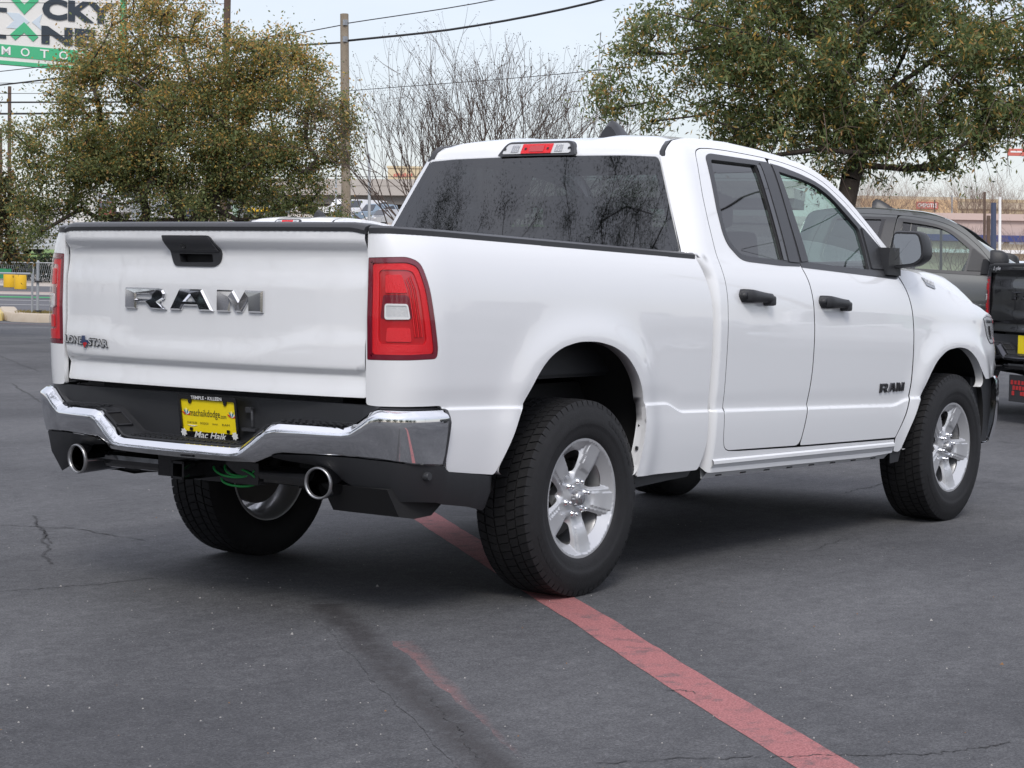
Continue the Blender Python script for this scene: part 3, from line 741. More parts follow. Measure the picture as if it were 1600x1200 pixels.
    for s in SP:
        g = s+radians(36); P = []
        for r, w in ((.108, 8), (.122, 12), (.150, 15), (.175, 17), (.193, 17), (.196, 9), (.197, 0), (.196, -9), (.193, -17), (.175, -17), (.150, -15), (.122, -12), (.108, -8)):
            t = g+radians(w); P.append((r*cos(t), r*sin(t)))
        holes.append(rounded(P, .012))
    LN = []
    for sp in SP:
        for sd in (-1, 1):
            for ex in (-.0005, .0065): LN.append([(r*cos(sp)-sd*(.025+.10*max(0, r-.12)+ex)*sin(sp), r*sin(sp)+sd*(.025+.10*max(0, r-.12)+ex)*cos(sp)) for r in np.arange(.125, .236, .006)])
    circ = [(.2475*cos(2*pi*k/72), .2475*sin(2*pi*k/72)) for k in range(72)]
    o = panel('wheel', circ, lambda a, q: (a, -.119+depth(a, q), q), ALLOY, None, (0, -1, 0), res=.0062, flange=.03, holes=holes, hole_flange=.05, eps=6e-4, lines=LN)
    # barrel behind the face
    b = MB(); b.v = [tuple(v.co) for v in o.data.vertices]; b.f = [tuple(p.vertices) for p in o.data.polygons]
    me = o.data
    b2 = MB(); b2.lathe([(.2475,-.119),(.2490,-.112),(.243,-.104),(.236,-.09),(.205,-.05),(.200,.02),(.215,.09),(.240,.108),(.246,.115),(.236,.115),(.222,.105),(.205,.07),(.196,.02),(.200,-.055),(.212,-.075)], 64, 'Y')
    out['barrel'] = mesh(b2.v, b2.f, True); out['barrel'].materials.append(ALLOY)
    out['rim'] = o.data; bpy.data.objects.remove(o)
    b = MB(); b.lathe([(0,-.119),(.016,-.119),(.026,-.1165),(.031,-.110),(.033,-.095),(.034,-.08)], 32, 'Y'); out['cap'] = mesh(b.v, b.f, True); out['cap'].materials.append(STEEL)
    # cap emblem: a generic horned shield, in relief
    b = MB(); sh = [(0,-.020),(.006,-.010),(.008,.000),(.017,-.006),(.020,.004),(.014,.014),(.006,.016),(0,.012),(-.006,.016),(-.014,.014),(-.020,.004),(-.017,-.006),(-.008,.000),(-.006,-.010)]
    b.prism(sh[::-1], -.118, -.1225, lambda a, q, h: (a, h, q)); out['cap_emblem'] = mesh(b.v, b.f); out['cap_emblem'].materials.append(CHROME)
    b = MB(); b.lathe([(0,-.022),(.005,-.021),(.008,-.018),(.0098,-.012),(.0100,.002),(.0145,.004),(.0145,.012)], 12, 'Y'); out['nut'] = mesh(b.v, b.f, True); out['nut'].materials.append(CHROME)
    b = MB(); b.lathe([(0,.01),(.165,.01),(.168,.014),(.168,.04),(0,.04)], 40, 'Y'); b.lathe([(0,-.03),(.075,-.03),(.085,.01)], 24, 'Y'); b.box((.12,.015,.06),(.10,.07,.16)); out['disc'] = mesh(b.v, b.f, angle=30); out['disc'].materials.append(mat('brake_iron', (.10, .095, .09), .5, .7))
    return out

def truck_cab(root, emblem, word):
    # ---------------- cab side: rear corner, cant rail, windscreen pillar, sill
    back = [(cab_ub(z)-.18, z) for z in (1.855, 1.80, 1.70, 1.60, 1.50, 1.43, 1.38, 1.30, 1.1, .8, .50)]
    gap_in = TOPGAP_F[::-1]+TOPGAP_R[1:]+REARGAP[1:]
    ol = [(.97,.438,.02),(1.239,.433),(2.0,.421),(2.589,.411),(2.842,.418,.01),(2.842,.487,.01),(2.3,.498),(1.816,.507),(1.25,.522)]+[(a, q, .04) for a, q in REARGAP[::-1]]+[(a, q, .04) for a, q in TOPGAP_R[::-1][1:]]+[(a, q, .04) for a, q in TOPGAP_F[1:]]+[(2.86,1.438,.01),(2.93,1.445,.01)]+[(a, q, .03) for a, q in SIL[::-1]]+[(a, q, 0) for a, q in back]
    ol = rounded(ol, .03)
    cl = [[(x, crease_z(x)+d) for x in np.arange(.86, 1.12, .015)] for d in (-.012, -.005, .0, .003, .012)]+[[(cab_ub(z)-d, z) for z in np.arange(.5, 1.85, .03)] for d in (0, .045, .09, .135)]
    for mirror in (False, True):
        s = -1 if not mirror else 1
        panel('cab_side', ol, cabside, PAINT, root, (-.3, -1, .1), res=.024, lines=cl, mirror=mirror, flange=.02, edge=GAP)
        # stamped rocker panel: two long creases and the pinch weld below
        b = MB(); P = []
        for x in np.linspace(1.02, 2.83, 30):
            z0 = lerp(.436, .413, (x-1)/1.83); w = halfwidth(x, .47)
            P.append([(x, s*(w+.004), z0+.062), (x, s*(w+.012), z0+.054), (x, s*(w+.012), z0+.040), (x, s*(w+.002), z0+.030), (x, s*(w-.004), z0+.018), (x, s*(w-.028), z0-.004), (x, s*(w-.05), z0-.028), (x, s*(w-.055), z0-.028), (x, s*(w-.06), z0+.02)])
        b.grid(P); b.obj('rocker_panel', PAINT, root, angle=35)
        b = MB()
        for k in range(8): x = 1.15+k*.22; z0 = lerp(.436, .413, (x-1)/1.83); b.box((x, s*(halfwidth(x, .47)-.044), z0-.018), (.05, .012, .006))
        b.obj('sill_slots', DARK, root, kind='stuff')
        # dark shell behind the door gaps
        sh = rounded([(1.0,.46),(2.86,.44),(2.93,.60),(3.02,.80),(3.06,1.34),(1.0,1.36)], .02)
        panel('inner_shell', sh, side, DARK, root, (0, -1, 0), res=.08, off=-.030, mirror=mirror, flange=0)
        # ---------------- doors
        rd = [(a, q, .05) for a, q in MIDGAP]+[(a, q, .003) for a, q in UPGAP[1:]]+[(a, q, .05) for a, q in TOPGAP_R[1:]]+[(a, q, .05) for a, q in REARGAP[1:]]
        rd = inset(rounded(rd, .03), .0042)
        rtrim = rounded([(1.312,1.868,.035),(1.365,1.884,.03),(1.915,1.872,.004),(1.870,1.60,0),(1.850,1.372,.004),(1.659,1.373),(1.345,1.388,.05),(1.290,1.399,.05),(1.216,1.462,.08),(1.207,1.515,.06),(1.227,1.619,0)], .02)
        cl2 = [[(x, crease_z(x)+d) for x in np.arange(1.07, 3.2, .02)] for d in (-.012, -.005, .0, .003, .012, .05)]
        D1 = panel('rear_door', rd, side, PAINT, root, (0, -1, 0), res=.026, holes=[rtrim], lines=cl2, mirror=mirror, flange=.022, edge=GAP)
        fd = [(1.816,.512,.02)]+[(2.3,.503,0),(2.849,.494,.01)]+[(a, q, .06) for a, q in FSEAM[::-1][1:-1]]+[(2.845,1.438,.01)]+[(a, q, .05) for a, q in TOPGAP_F[::-1]]+[(a, q, .003) for a, q in UPGAP[::-1][1:]]+[(a, q, .05) for a, q in MIDGAP[::-1][1:-1]]
        fd = inset(rounded(fd, .03), .0036)
        ftrim = rounded([(1.938,1.868,.004),(2.042,1.858),(2.211,1.829),(2.325,1.803),(2.431,1.766),(2.563,1.675),(2.650,1.600),(2.735,1.535),(2.812,1.468,.01),(2.890,1.360,.02),(2.900,1.330,.01),(2.870,1.318,.02),(2.60,1.333),(2.2,1.352),(1.862,1.368,.004),(1.890,1.60,0)], .04)
        D2 = panel('front_door', fd, side, PAINT, root, (0, -1, 0), res=.026, holes=[ftrim], lines=cl2, mirror=mirror, flange=.022, edge=GAP)
        # window surround: black frame, pillar trim, glass
        rg = rounded([(1.345,1.856,.02),(1.778,1.853,.015),(1.740,1.62,0),(1.700,1.396,.01),(1.36,1.410,.05),(1.305,1.420,.05),(1.242,1.475,.07),(1.236,1.525,.05),(1.262,1.64,0)], .02)
        panel('window_frame', inset(rtrim, -.002), side, TRIM, D1, (0, -1, 0), res=.022, off=.003, holes=[rg], mirror=mirror, flange=.012, hole_flange=.016)
        panel('window', inset(rg, -.004), side, G_PRIV, D1, (0, -1, 0), res=.05, off=-.010, mirror=mirror, flange=0)
        seal = rounded([(1.778,1.853,0),(1.815,1.852,0),(1.735,1.394,0),(1.700,1.396,0)], .004)
        panel('window_seal', seal, side, GLOSSBLK, D1, (0, -1, 0), res=.03, off=.006, mirror=mirror, flange=.006)
        pt = rounded([(1.822,1.866,.004),(1.928,1.864,.004),(1.882,1.58,0),(1.857,1.384,.004),(1.746,1.388,.004)], .004)
        panel('pillar_trim', inset(rounded([(1.822,1.866,.004),(1.923,1.864,.004),(1.876,1.58,0),(1.851,1.384,.004),(1.746,1.388,.004)], .004), .001), side, TRIM, D1, (0, -1, 0), res=.03, off=.008, mirror=mirror, flange=.008)
        fg = rounded([(1.985,1.832,.006),(2.191,1.806),(2.330,1.779),(2.450,1.722),(2.555,1.636),(2.632,1.570,.02),(2.613,1.455,0),(2.590,1.362,.006),(2.30,1.374),(1.955,1.390,.006),(1.965,1.62,0)], .05)
        panel('window_frame', inset(ftrim, -.002), side, TRIM, D2, (0, -1, 0), res=.022, off=.003, holes=[fg], mirror=mirror, flange=.012, hole_flange=.018)
        panel('window', inset(fg, -.004), side, G_FRONT, D2, (0, -1, 0), res=.05, off=-.012, mirror=mirror, flange=0)
        panel('pillar_trim', rounded([(1.940,1.862,.004),(1.978,1.846,.004),(1.958,1.62,0),(1.946,1.394,.004),(1.872,1.390,.004),(1.893,1.60,0)], .004), side, TRIM, D2, (0, -1, 0), res=.03, off=.008, mirror=mirror, flange=.008)
        # sail panel in front of the door glass
        panel('mirror_sail', rounded([(2.655,1.575,.01),(2.672,1.575,.01),(2.835,1.440,.01),(2.868,1.362,.01),(2.615,1.366,.005),(2.634,1.46,0)], .006), side, PLASTIC, D2, (0, -1, 0), res=.03, off=.010, mirror=mirror, flange=.01)
        # handles
        for D, x0, z0, x1, z1 in ((D1, 1.190, 1.232, 1.462, 1.218), (D2, 1.950, 1.204, 2.222, 1.190)):
            b = MB(); P = []
            for k in range(15):
                t = k/14; x = lerp(x0, x1, t); z = lerp(z0, z1, t); w = halfwidth(x, z)
                hh = lerp(.031, .021, sst(.05, .8, t))-.010*(max(0, abs(t-.5)-.40)/.10)**2; lift = .050*(sst(-.05, .25, t))*(1-.25*sst(.8, 1, t))
                if t < .02 or t > .98: hh = .008; lift *= .7
                up_ = [(lift-.026, hh*.95), (lift-.008, hh), (lift, hh*.55), (lift+.003, 0), (lift, -hh*.55), (lift-.008, -hh), (lift-.026, -hh*.95)]
                P.append([(x, s*(w+o), z+q) for o, q in up_])
            b.grid(P); m_ = len(P[0]); b.f += [tuple(range(m_)), tuple(range(len(b.v)-m_, len(b.v)))]; b.mi += [0, 0]
            b.tube([(x0+.02, s*(halfwidth(x0, z0)+.03), z0), (x0+.02, s*(halfwidth(x0, z0)-.01), z0)], .017); b.tube([(x1-.03, s*(halfwidth(x1, z1)+.03), z1), (x1-.03, s*(halfwidth(x1, z1)-.01), z1)], .020)
            b.obj('door_handle', GLOSSBLK if False else PLASTIC, D, smooth=True, fix=True)
            b = MB(); zc_ = lerp(z0, z1, .88)-.012; b.box((lerp(x0, x1, .885), s*(halfwidth(lerp(x0, x1, .885), zc_)+.020), zc_), (.052, .052, .046), bev=.012); b.obj('handle_lock', PLASTIC, D, angle=50)
            b = MB()
            b.add([(x0+.02, s*(halfwidth(x0, z0)+.0015), z0+.032), (x1-.02, s*(halfwidth(x1, z1)+.0015), z1+.030), (x1-.02, s*(halfwidth(x1, z1)+.0015), z1-.034), (x0+.02, s*(halfwidth(x0, z0)+.0015), z0-.034)], [(0, 1, 2, 3)])
        # chrome word on the front door
        def df(a, z, h): return (a, s*(halfwidth(a, z)+h+.001), z)
        sp = (('R', 2.632, 2.722), ('A', 2.730, 2.815), ('M', 2.822, 2.908)) if s < 0 else (('R', 2.908, 2.818), ('A', 2.810, 2.725), ('M', 2.718, 2.632))
        word(0, sp, .785, .737, df, D2, 'letter', .007, .003, mat('dark_badge', (.10, .10, .105), .12, .9))
        # mirror: foot, housing, glass
        b = MB(); y0 = -s
        def my(y): return s*y
        P = []
        for k, (x, zc, hx, hz_) in enumerate(((2.80, 1.39, .035, .045), (2.81, 1.40, .035, .040), (2.83, 1.415, .03, .035))):
            pass
        b.prism([(2.745,1.34),(2.90,1.335),(2.895,1.40),(2.80,1.48),(2.765,1.48)], .90, .975, lambda a, q, h: (a, my(h), q))
        foot = b.obj('mirror_foot', PLASTIC, D2, fix=True)
        mo = rounded([(.955,1.570,.03),(1.105,1.566,.03),(1.130,1.50,.05),(1.135,1.425,.05),(1.085,1.385,.05),(.935,1.368,.02),(.930,1.40,.02)], .03)
        mc = Vector((1.03, 1.468))
        levels = [(-.012, .93), (0., .985), (.03, 1.0), (.075, .97), (.115, .86), (.145, .66), (.158, .40), (.162, .02)]
        V = []; n = len(mo); F = []
        for d, k in levels: V += [(2.845+d+.05*(q[0]-1.03), my(mc.x+(q[0]-mc.x)*k), mc.y+(q[1]-mc.y)*k) for q in mo]
        for l in range(len(levels)-1): F += [(l*n+i, l*n+(i+1) % n, (l+1)*n+(i+1) % n, (l+1)*n+i) for i in range(n)]
        F.append(tuple(range(n)))
        b = MB(); b.add(V, F); ms = b.obj('mirror_housing', PLASTIC, foot, angle=50, fix=True)
        gi = inset(mo, .017)
        b = MB(); b.add([(2.845-.0155+.05*(q[0]-1.03), my(q[0]), q[1]) for q in gi], [tuple(range(len(gi)))]); b.obj('mirror_glass', MIRROR, foot)
        # ---------------- front wing
        fo = [(a, q, .05) for a, q in FSEAM[::-1]]
        fo = [(2.849+.004,.494,.01)]+[(a+.006, q, .06) for a, q in FSEAM[::-1][1:-2]]+[(2.892,1.369,.01),(3.07,1.364),(3.20,1.347),(3.463,1.289),(3.694,1.222),(3.833,1.192),(3.963,1.166),(4.06,1.142,.02),(4.26,1.115,.01),(4.285,.95,.02),(4.29,.77,.01),(3.91,.77,.01)]+[(a, q, .05) for a, q in ARCH_F[::-1][2:]]+[(2.852,.425,.01)]
        cl3 = [[(x, crease_z(x)+d) for x in np.arange(2.85, 3.3, .02)] for d in (-.012, -.005, .0, .003, .012)]
        panel('front_wing', rounded(fo, .03), side, PAINT, root, (0, -1, .2), res=.026, lines=cl3, mirror=mirror, flange=.022, edge=GAP)
        b = MB(); arch = rounded([(a, q, .05) for a, q in ARCH_F[:-1]], .05)
        b.grid([[(x, s*(halfwidth(x, z)-.001), z) for x, z in arch], [(x, s*(halfwidth(x, z)-.045), z) for x, z in arch], [(x, s*(halfwidth(x, z)-.046), z) for x, z in arch]]); b.obj('wheel_arch_lip', PAINT, root, smooth=True)
        b = MB(); P = []
        for k in range(25): w = -.3+k/24*(pi+.6); P.append([(3.52+.53*cos(w), s*y, .545+.46*sin(w)) for y in (.955, .5)])
        b.grid(P); b.obj('wheel_liner', DARK, root, smooth=True)
        # mud flap behind the front wheel, black lower trims
        b = MB()
        b.grid([[(2.84, s*.96, .43), (2.84, s*.80, .43)], [(2.925, s*.985, .45), (2.925, s*.80, .45)], [(2.965, s*.99, .52), (2.965, s*.80, .52)]]); b.grid([[(2.845, s*.968, .425), (2.845, s*.968, .36)], [(2.93, s*.972, .425), (2.935, s*.972, .365)], [(2.975, s*.98, .53), (2.985, s*.98, .50)]])
        b.obj('mud_guard', PLASTIC, root)
        b = MB(); b.prism([(.39,.47),(.90,.462),(.86,.43),(.70,.425),(.40,.41)], .88, .955, lambda a, q, h: (a, my(h), q)); b.obj('bed_skirt', PLASTIC, root, fix=True)
        b = MB()
        for (x, z) in ((.405,.79),(.415,.68),(.395,.585)): b.lathe([(0,-.010),(.008,-.008),(.010,0)], 10, 'Y', (x, s*.985, z))
        b.obj('liner_clips', GLOSSBLK, root, kind='stuff')
        # headlamp and its bright rim
        hl = rounded([(3.945,1.104,.006),(4.05,1.116),(4.27,1.095),(4.275,.968),(4.075,.966,.02),(4.02,1.005,.03)], .012)
        hh = panel('headlight', inset(hl, -.006), side, GLOSSBLK, root, (0, -1, 0), res=.02, off=.002, mirror=mirror, flange=.004)
        panel('headlight_lens', hl, side, LAMPW, hh, (0, -1, 0), res=.015, off=.005, mirror=mirror, flange=.003)
        panel('headlight_rim', rounded([(3.968,1.098),(4.26,1.088),(4.26,1.074),(3.985,1.082)], .003), side, CHROME, hh, (0, -1, 0), res=.02, off=.007, mirror=mirror, flange=.003)
        panel('headlight_bezel', rounded([(4.03,1.062),(4.09,1.062),(4.13,.985),(4.075,.985)], .01), side, GLOSSBLK, hh, (0, -1, 0), res=.02, off=.007, mirror=mirror, flange=.003)
        # engine badge on the bonnet side
        nm = lambda a, z, h: (a, s*(halfwidth(a, z)+h+.001), z)
        bq = rounded([(3.205,1.332),(3.352,1.306),(3.346,1.268),(3.232,1.288)], .006)
        b = MB(); b.prism(bq[::(1 if s > 0 else -1)], -.002, .004, nm)
        V, F = text_fit('eTORQUE', .115, .026, offset=.03); b.cur = 1; b.add([nm(3.282+(-v.x if s > 0 else v.x), 1.306+v.y-.17*(v.x if s < 0 else -v.x), .006) for v in V], F)
        b.obj('engine_badge', [mat('badge_grey', (.33, .34, .36), .3, .4), WHITEP], root, fix=False)
    # ---------------- back of the cab
    def bk(y, z): return (back_x(y, z), y, z)
    rgo = rounded([(-.862,1.425,.01),(.862,1.425,.01),(.672,1.834,.05),(.655,1.853,.03),(.50,1.861),(0,1.867),(-.50,1.861),(-.655,1.853,.03),(-.672,1.834,.05)], .02)
    pb = rounded([(-.872,1.40),(.872,1.40),(.672,1.866,.02),(0,1.880),(-.672,1.866,.02)], .01)
    CB = panel('cab_back', pb, bk, PAINT, root, (-1, 0, .3), res=.06, off=-.004, holes=[inset(rgo, .03)], flange=.01)
    RW = panel('rear_window', rgo, bk, G_PRIV, CB, (-1, 0, .3), res=.06, off=.003, flange=.004)
    panel('rear_window_band', inset(rgo, .001), bk, GLOSSBLK, RW, (-1, 0, .3), res=.05, off=-.001, holes=[inset(rgo, .028)], flange=0)
    # ---------------- roof
    zt = Curve([(1.10,1.914),(1.25,1.934),(1.36,1.940),(1.674,1.942),(1.951,1.924),(2.168,1.897),(2.303,1.866),(2.40,1.838)])
    EDGE = []
    for i, (u, z) in enumerate(SIL[:12]):
        n_ = 1 if i < 4 else 3
        for j in range(n_):
            u2, z2 = SIL[i+1]; EDGE.append((lerp(u, u2, j/n_), lerp(z, z2, j/n_)))
    CEN = [(1.010,1.866),(1.026,1.902),(1.052,1.928),(1.10,1.944)]
    K = []
    for i, (u, z) in enumerate(EDGE):
        x, y, z = cabside(u, z)
        if x > 2.40: break
        t = max(0, (x-1.9)/.5)
        c = CEN[i] if i < 4 else (x-.10*t*t, max(z, 1.94 if x < 1.6 else 0)+.014+.020*t)
        K.append((c, (x, z-.006, -y-.026), (x, -y, z)))
    def rp(k, s):
        c, e, _g = K[k]; a = abs(s)**2.3; bmp = .012*sst(.35, .5, abs(s))*(1-sst(.80, .97, abs(s)))*(1 if k > 2 else .3*k)
        return (lerp(c[0], e[0], a), s*e[2], lerp(c[1], e[1], a)+bmp-(.004 if abs(s) < .3 else 0)*0)
    b = MB(); b.grid([[rp(k, s) for s in np.linspace(-1, 1, 61)] for k in range(len(K))]); roof = b.obj('roof', PAINT, root, smooth=True, fix=True)
    for sg in (-1, 1):   # black ditch mouldings
        b = MB(); P = []
        for k in range(len(K)):
            (x, z, y), (gx, gy, gz) = K[k][1], K[k][2]; d = -.004 if k < 4 else 0
            P.append([(x, sg*(y-.004), z-.012), (x+d, sg*(y-.002), z+.004), (gx+d, sg*(gy-.001), gz+.002-(.003 if k > 3 else 0)), (gx+.004, sg*(gy-.004), gz-.015)])
        b.grid(P); b.obj('roof_moulding', TRIM, roof, angle=40, fix=True)
    # high brake lamp
    def ch(y, h, d):
        t = (h-1.866)/.075; x = lerp(1.004, 1.046, max(0, min(1.2, t))**1.2); return (x-d, y, h)
    co = rounded([(-.225,1.868),(.225,1.868,.012),(.190,1.938,.03),(-.190,1.938,.03)], .012); ci = rounded([(-.200,1.879),(.200,1.879),(.176,1.927),(-.176,1.927)], .016)
    b = MB(); n = len(co); b.prism(co[::-1], -.012, .016, ch); lamp = b.obj('brake_lamp', TRIM, root, fix=True)
    b = MB(); b.prism(ci[::-1], .012, .020, ch); b.obj('clear_lens', LAMPW, lamp, fix=True)
    b = MB(); b.prism(rounded([(-.088,1.880),(.088,1.880),(.088,1.926),(-.088,1.926)], .003)[::-1], .012, .0225, ch); b.obj('red_lens', REDB, lamp, fix=True)
    b = MB(); b.prism([(-.042,1.888),(.042,1.888),(.042,1.918),(-.042,1.918)][::-1], .012, .0245, ch); b.obj('red_lens', REDR, lamp, fix=True)
    b = MB()
    for y in (-.064, .064, -.186, .186): b.prism([(y+.006*cos(w), 1.903+.006*sin(w)) for w in np.linspace(0, 2*pi, 9)[:-1]][::-1], .012, .025, ch)
    b.obj('lamp_screws', INK, lamp, fix=True, kind='stuff')
    for sg in (-1, 1):
        b = MB(); b.prism([(sg*y, z) for y, z in ((.105,1.886),(.150,1.886),(.146,1.920),(.105,1.920))], .012, .0225, ch); b.obj('cargo_lamp', mat('cargo_reflector', (.5, .5, .5), .2, .8, bump=(250, .5)), lamp, fix=True)
    # shark-fin aerial
    b = MB(); P = []
    for k in range(12):
        t = k/11; x = 1.90-.30*t; h = .012+.105*sst(.10, .88, t)*(1 if t < .96 else .72); w = .030+.040*t
        P.append([(x, w*q, 1.962+h*(1-abs(q)**2.2)-.01*abs(q)) for q in np.linspace(-1, 1, 9)])
    b.grid(P); b.f.append(tuple(range(len(b.v)-9, len(b.v)))); b.mi.append(0); b.obj('roof_aerial', TRIM, roof, angle=50, fix=True)
    # ---------------- windscreen, bonnet, nose
    b = MB(); P = []
    for t in np.linspace(0, 1, 12):
        row = []
        for s in np.linspace(-1, 1, 25):
            c0 = rp(len(K)-1, s); a = abs(s)**2.2
            row.append((lerp(c0[0], lerp(3.12, 2.885, a), t), lerp(c0[1], s*.90, t), lerp(c0[2], lerp(1.400, 1.425, a), t)))
        P.append(row)
    b.grid(P); b.obj('windscreen', G_FRONT, root, smooth=True, fix=True)
    ze = Curve([(2.95,1.366),(3.20,1.343),(3.463,1.285),(3.694,1.220),(3.833,1.190),(3.963,1.164),(4.06,1.140),(4.26,1.110),(4.34,1.06)])
    zd = Curve([(2.95,1.395),(3.40,1.374),(3.75,1.345),(3.90,1.302),(4.06,1.238),(4.20,1.175),(4.34,1.09)])
    b = MB(); P = []
    for x in np.linspace(2.96, 4.28, 40):
        row = []; ye = halfwidth(x, ze(x))-.004
        for s in np.linspace(-1, 1, 61):
            a = abs(s); k = sst(1.0, .80, a)**.8; fx = x+.16*(1-a**2)*sst(3.5, 4.28, x)
            row.append((fx, s*ye, lerp(ze(x), zd(x)+.012*(1-a*a), k)))
        P.append(row)
    b.grid(P); b.obj('bonnet', PAINT, root, smooth=True, fix=True)
    b = MB(); b.box((3.02, 0, 1.36), (.22, 1.72, .05)); b.obj('cowl', PLASTIC, root)
    b = MB(); b.prism([(4.15,.40),(4.38,.42),(4.42,1.04),(4.15,1.06)], -.80, .80, lambda a, q, h: (a, h, q)); b.obj('grille', GLOSSBLK, root, fix=True)
    px_ = Curve([(0,4.50),(.35,4.475),(.60,4.44),(.80,4.38),(.90,4.315),(1.0,4.215)]); py_ = Curve([(0,0),(.35,.40),(.60,.68),(.80,.865),(.90,.930),(1.0,.955)]); P = []
    for s in np.linspace(-1, 1, 49):
        a = abs(s); x, y = px_(a), py_(a)*(1 if s > 0 else -1); nx, ny = (.3+.7*(1-a), a*(1 if s > 0 else -1))
        P.append([(x-.06*nx, y-.06*ny, .775), (x-.016*nx, y-.016*ny, .773), (x, y, .748), (x+.006*nx, y+.006*ny, .62), (x-.006*nx, y-.006*ny, .50), (x-.03*nx, y-.03*ny, .40), (x-.10*nx, y-.10*ny, .365)])
    b = MB(); b.grid(P); fb = b.obj('front_bumper', CHROME, root, angle=35, fix=True)
    for sg in (-1, 1):
        b = MB(); b.prism([(3.93,.775),(4.22,.770),(4.215,.56),(4.17,.40),(4.06,.40),(3.94,.55)], .80, .925, lambda a, q, h: (a, sg*h, q)); b.obj('bumper_corner', PLASTIC, fb, fix=True)
    # ---------------- wheels
    WM = wheel_meshes()
    for x in (0, 3.569):
        for sg in (-1, 1):
            w = new_obj('wheel', WM['rim'], None, root); w.location = (x, sg*.865, .4035); w.rotation_euler = (0, 0, 0 if sg < 0 else pi)
            new_obj('tyre', WM['tyre'], None, w); new_obj('wheel_barrel', WM['barrel'], None, w); new_obj('centre_cap', WM['cap'], None, w); new_obj('cap_emblem', WM['cap_emblem'], None, w); new_obj('brake_disc', WM['disc'], None, w)
            for k in range(6):
                o = new_obj('lug_nut', WM['nut'], None, w); t = radians(14+60*k); o.location = (.067*cos(t), -.091, .067*sin(t))
    # ---------------- underneath
    b = MB()
    for sg in (-1, 1): b.box((1.4, sg*.48, .56), (5.0, .09, .15))
    b.box((2.0, 0, .60), (1.9, 1.5, .22)); b.box((3.5, 0, .62), (1.0, .9, .4)); b.box((-.2, 0, .78), (1.8, 1.3, .14)); b.obj('chassis', DARK, root)
    b = MB(); b.tube([(0,-.80,.405),(0,.80,.405)], .045, 12); b.lathe([(0,-.14),(.09,-.12),(.135,-.03),(.135,.03),(.09,.12),(0,.14)], 20, 'Y', (0, .10, .41)); b.obj('rear_axle', DARKM, root, smooth=True)
    b = MB()
    for sg in (-1, 1): b.tube([(.06,sg*.55,.40),(.06,sg*.55,.72)], .055, 12); b.tube([(-.12,sg*.62,.36),(-.05,sg*.60,.80)], .025, 10); b.tube([(.1,sg*.62,.36),(1.0,sg*.50,.5)], .03, 8)
    b.tube([(3.569,-.8,.40),(3.569,.8,.40)], .05, 12); b.obj('suspension', DARK, root)
    b = MB(); b.prism([(-1.16,.52),(-1.09,.415),(-1.00,.40),(-.90,.405),(-.80,.47),(-.78,.55)], -.92, -.60, lambda a, q, h: (a, h, q)); b.obj('silencer_shield', DARK, root, fix=True)
    b = MB(); b.tube([(.9,-.35,.50),(1.5,-.35,.50)], .11, 14); b.tube([(1.5,-.35,.50),(3.0,-.3,.48)], .035, 10); b.box((1.9, .25, .50), (.9, .5, .14), bev=.03); b.box((2.75, 0, .44), (.10, 1.2, .08)); b.box((2.1,-.62,.43),(.5,.10,.05)); b.obj('exhaust_box', DARK, root)
    # ---------------- cabin
    b = MB(); b.box((2.0, 0, .92), (1.9, 1.6, .06)); b.box((1.15, 0, 1.15), (.06, 1.55, .5)); b.obj('cabin_floor', SEAT, root)
    def seat(x, y, w, hz_, nm):
        b = MB(); b.box((x+.20, y, 1.02), (.50, w, .16), bev=.04); R = Matrix.Rotation(radians(-14), 3, 'Y'); b.box((x-.04, y, 1.27), (.14, w, .54), bev=.045, R=R); st_ = b.obj(nm, SEAT, root, angle=50)
        return st_
    for y in (-.42, .42):
        s1 = seat(1.98, y, .50, 0, 'front_seat'); b = MB(); b.box((1.86, y, 1.635), (.10, .27, .17), bev=.04); b.tube([(1.88, y-.06, 1.5), (1.87, y-.06, 1.6)], .008); b.tube([(1.88, y+.06, 1.5), (1.87, y+.06, 1.6)], .008); b.obj('headrest', SEAT, s1, angle=50)
    s2 = seat(1.22, 0, 1.35, 0, 'rear_seat')
    for y in (-.42, .42): b = MB(); b.box((1.12, y, 1.56), (.09, .28, .13), bev=.035); b.obj('headrest', SEAT, s2, angle=50)
    b = MB(); P = []
    for y in np.linspace(-.84, .84, 20): P.append([(2.62, y, 1.05), (2.60, y, 1.22), (2.66, y, 1.33+.03*exp(-((y-.4)/.25)**2)), (2.80, y, 1.37), (3.05, y, 1.36)])
    b.grid(P); dash = b.obj('dashboard', SEAT, root, smooth=True)
    b = MB(); c = Vector((2.46, .40, 1.30)); a1 = Vector((0, 1, 0)); a2 = Vector((.42, 0, .91)).normalized()
    b.tube([c+(a1*cos(w)+a2*sin(w))*.185 for w in np.linspace(0, 2*pi, 30)], .015, 8); b.tube([c-a1*.18, c, c+a1*.18], .02, 6); b.tube([c, c+Vector((.22, 0, -.10))], .035, 8); b.obj('steering_wheel', SEAT, root, smooth=True)
    b = MB(); b.box((2.50, 0, 1.73), (.02, .24, .07), bev=.01); b.obj('rear_view_mirror', PLASTIC, root)
    # roof lining
    b = MB(); b.grid([[(x, s*(halfwidth(x, zt(x))-.03), zt(x)-.02) for s in np.linspace(-1, 1, 9)] for x in np.linspace(1.12, 2.30, 10)]); b.obj('roof_lining', mat('lining', (.35, .35, .34), .9), root)
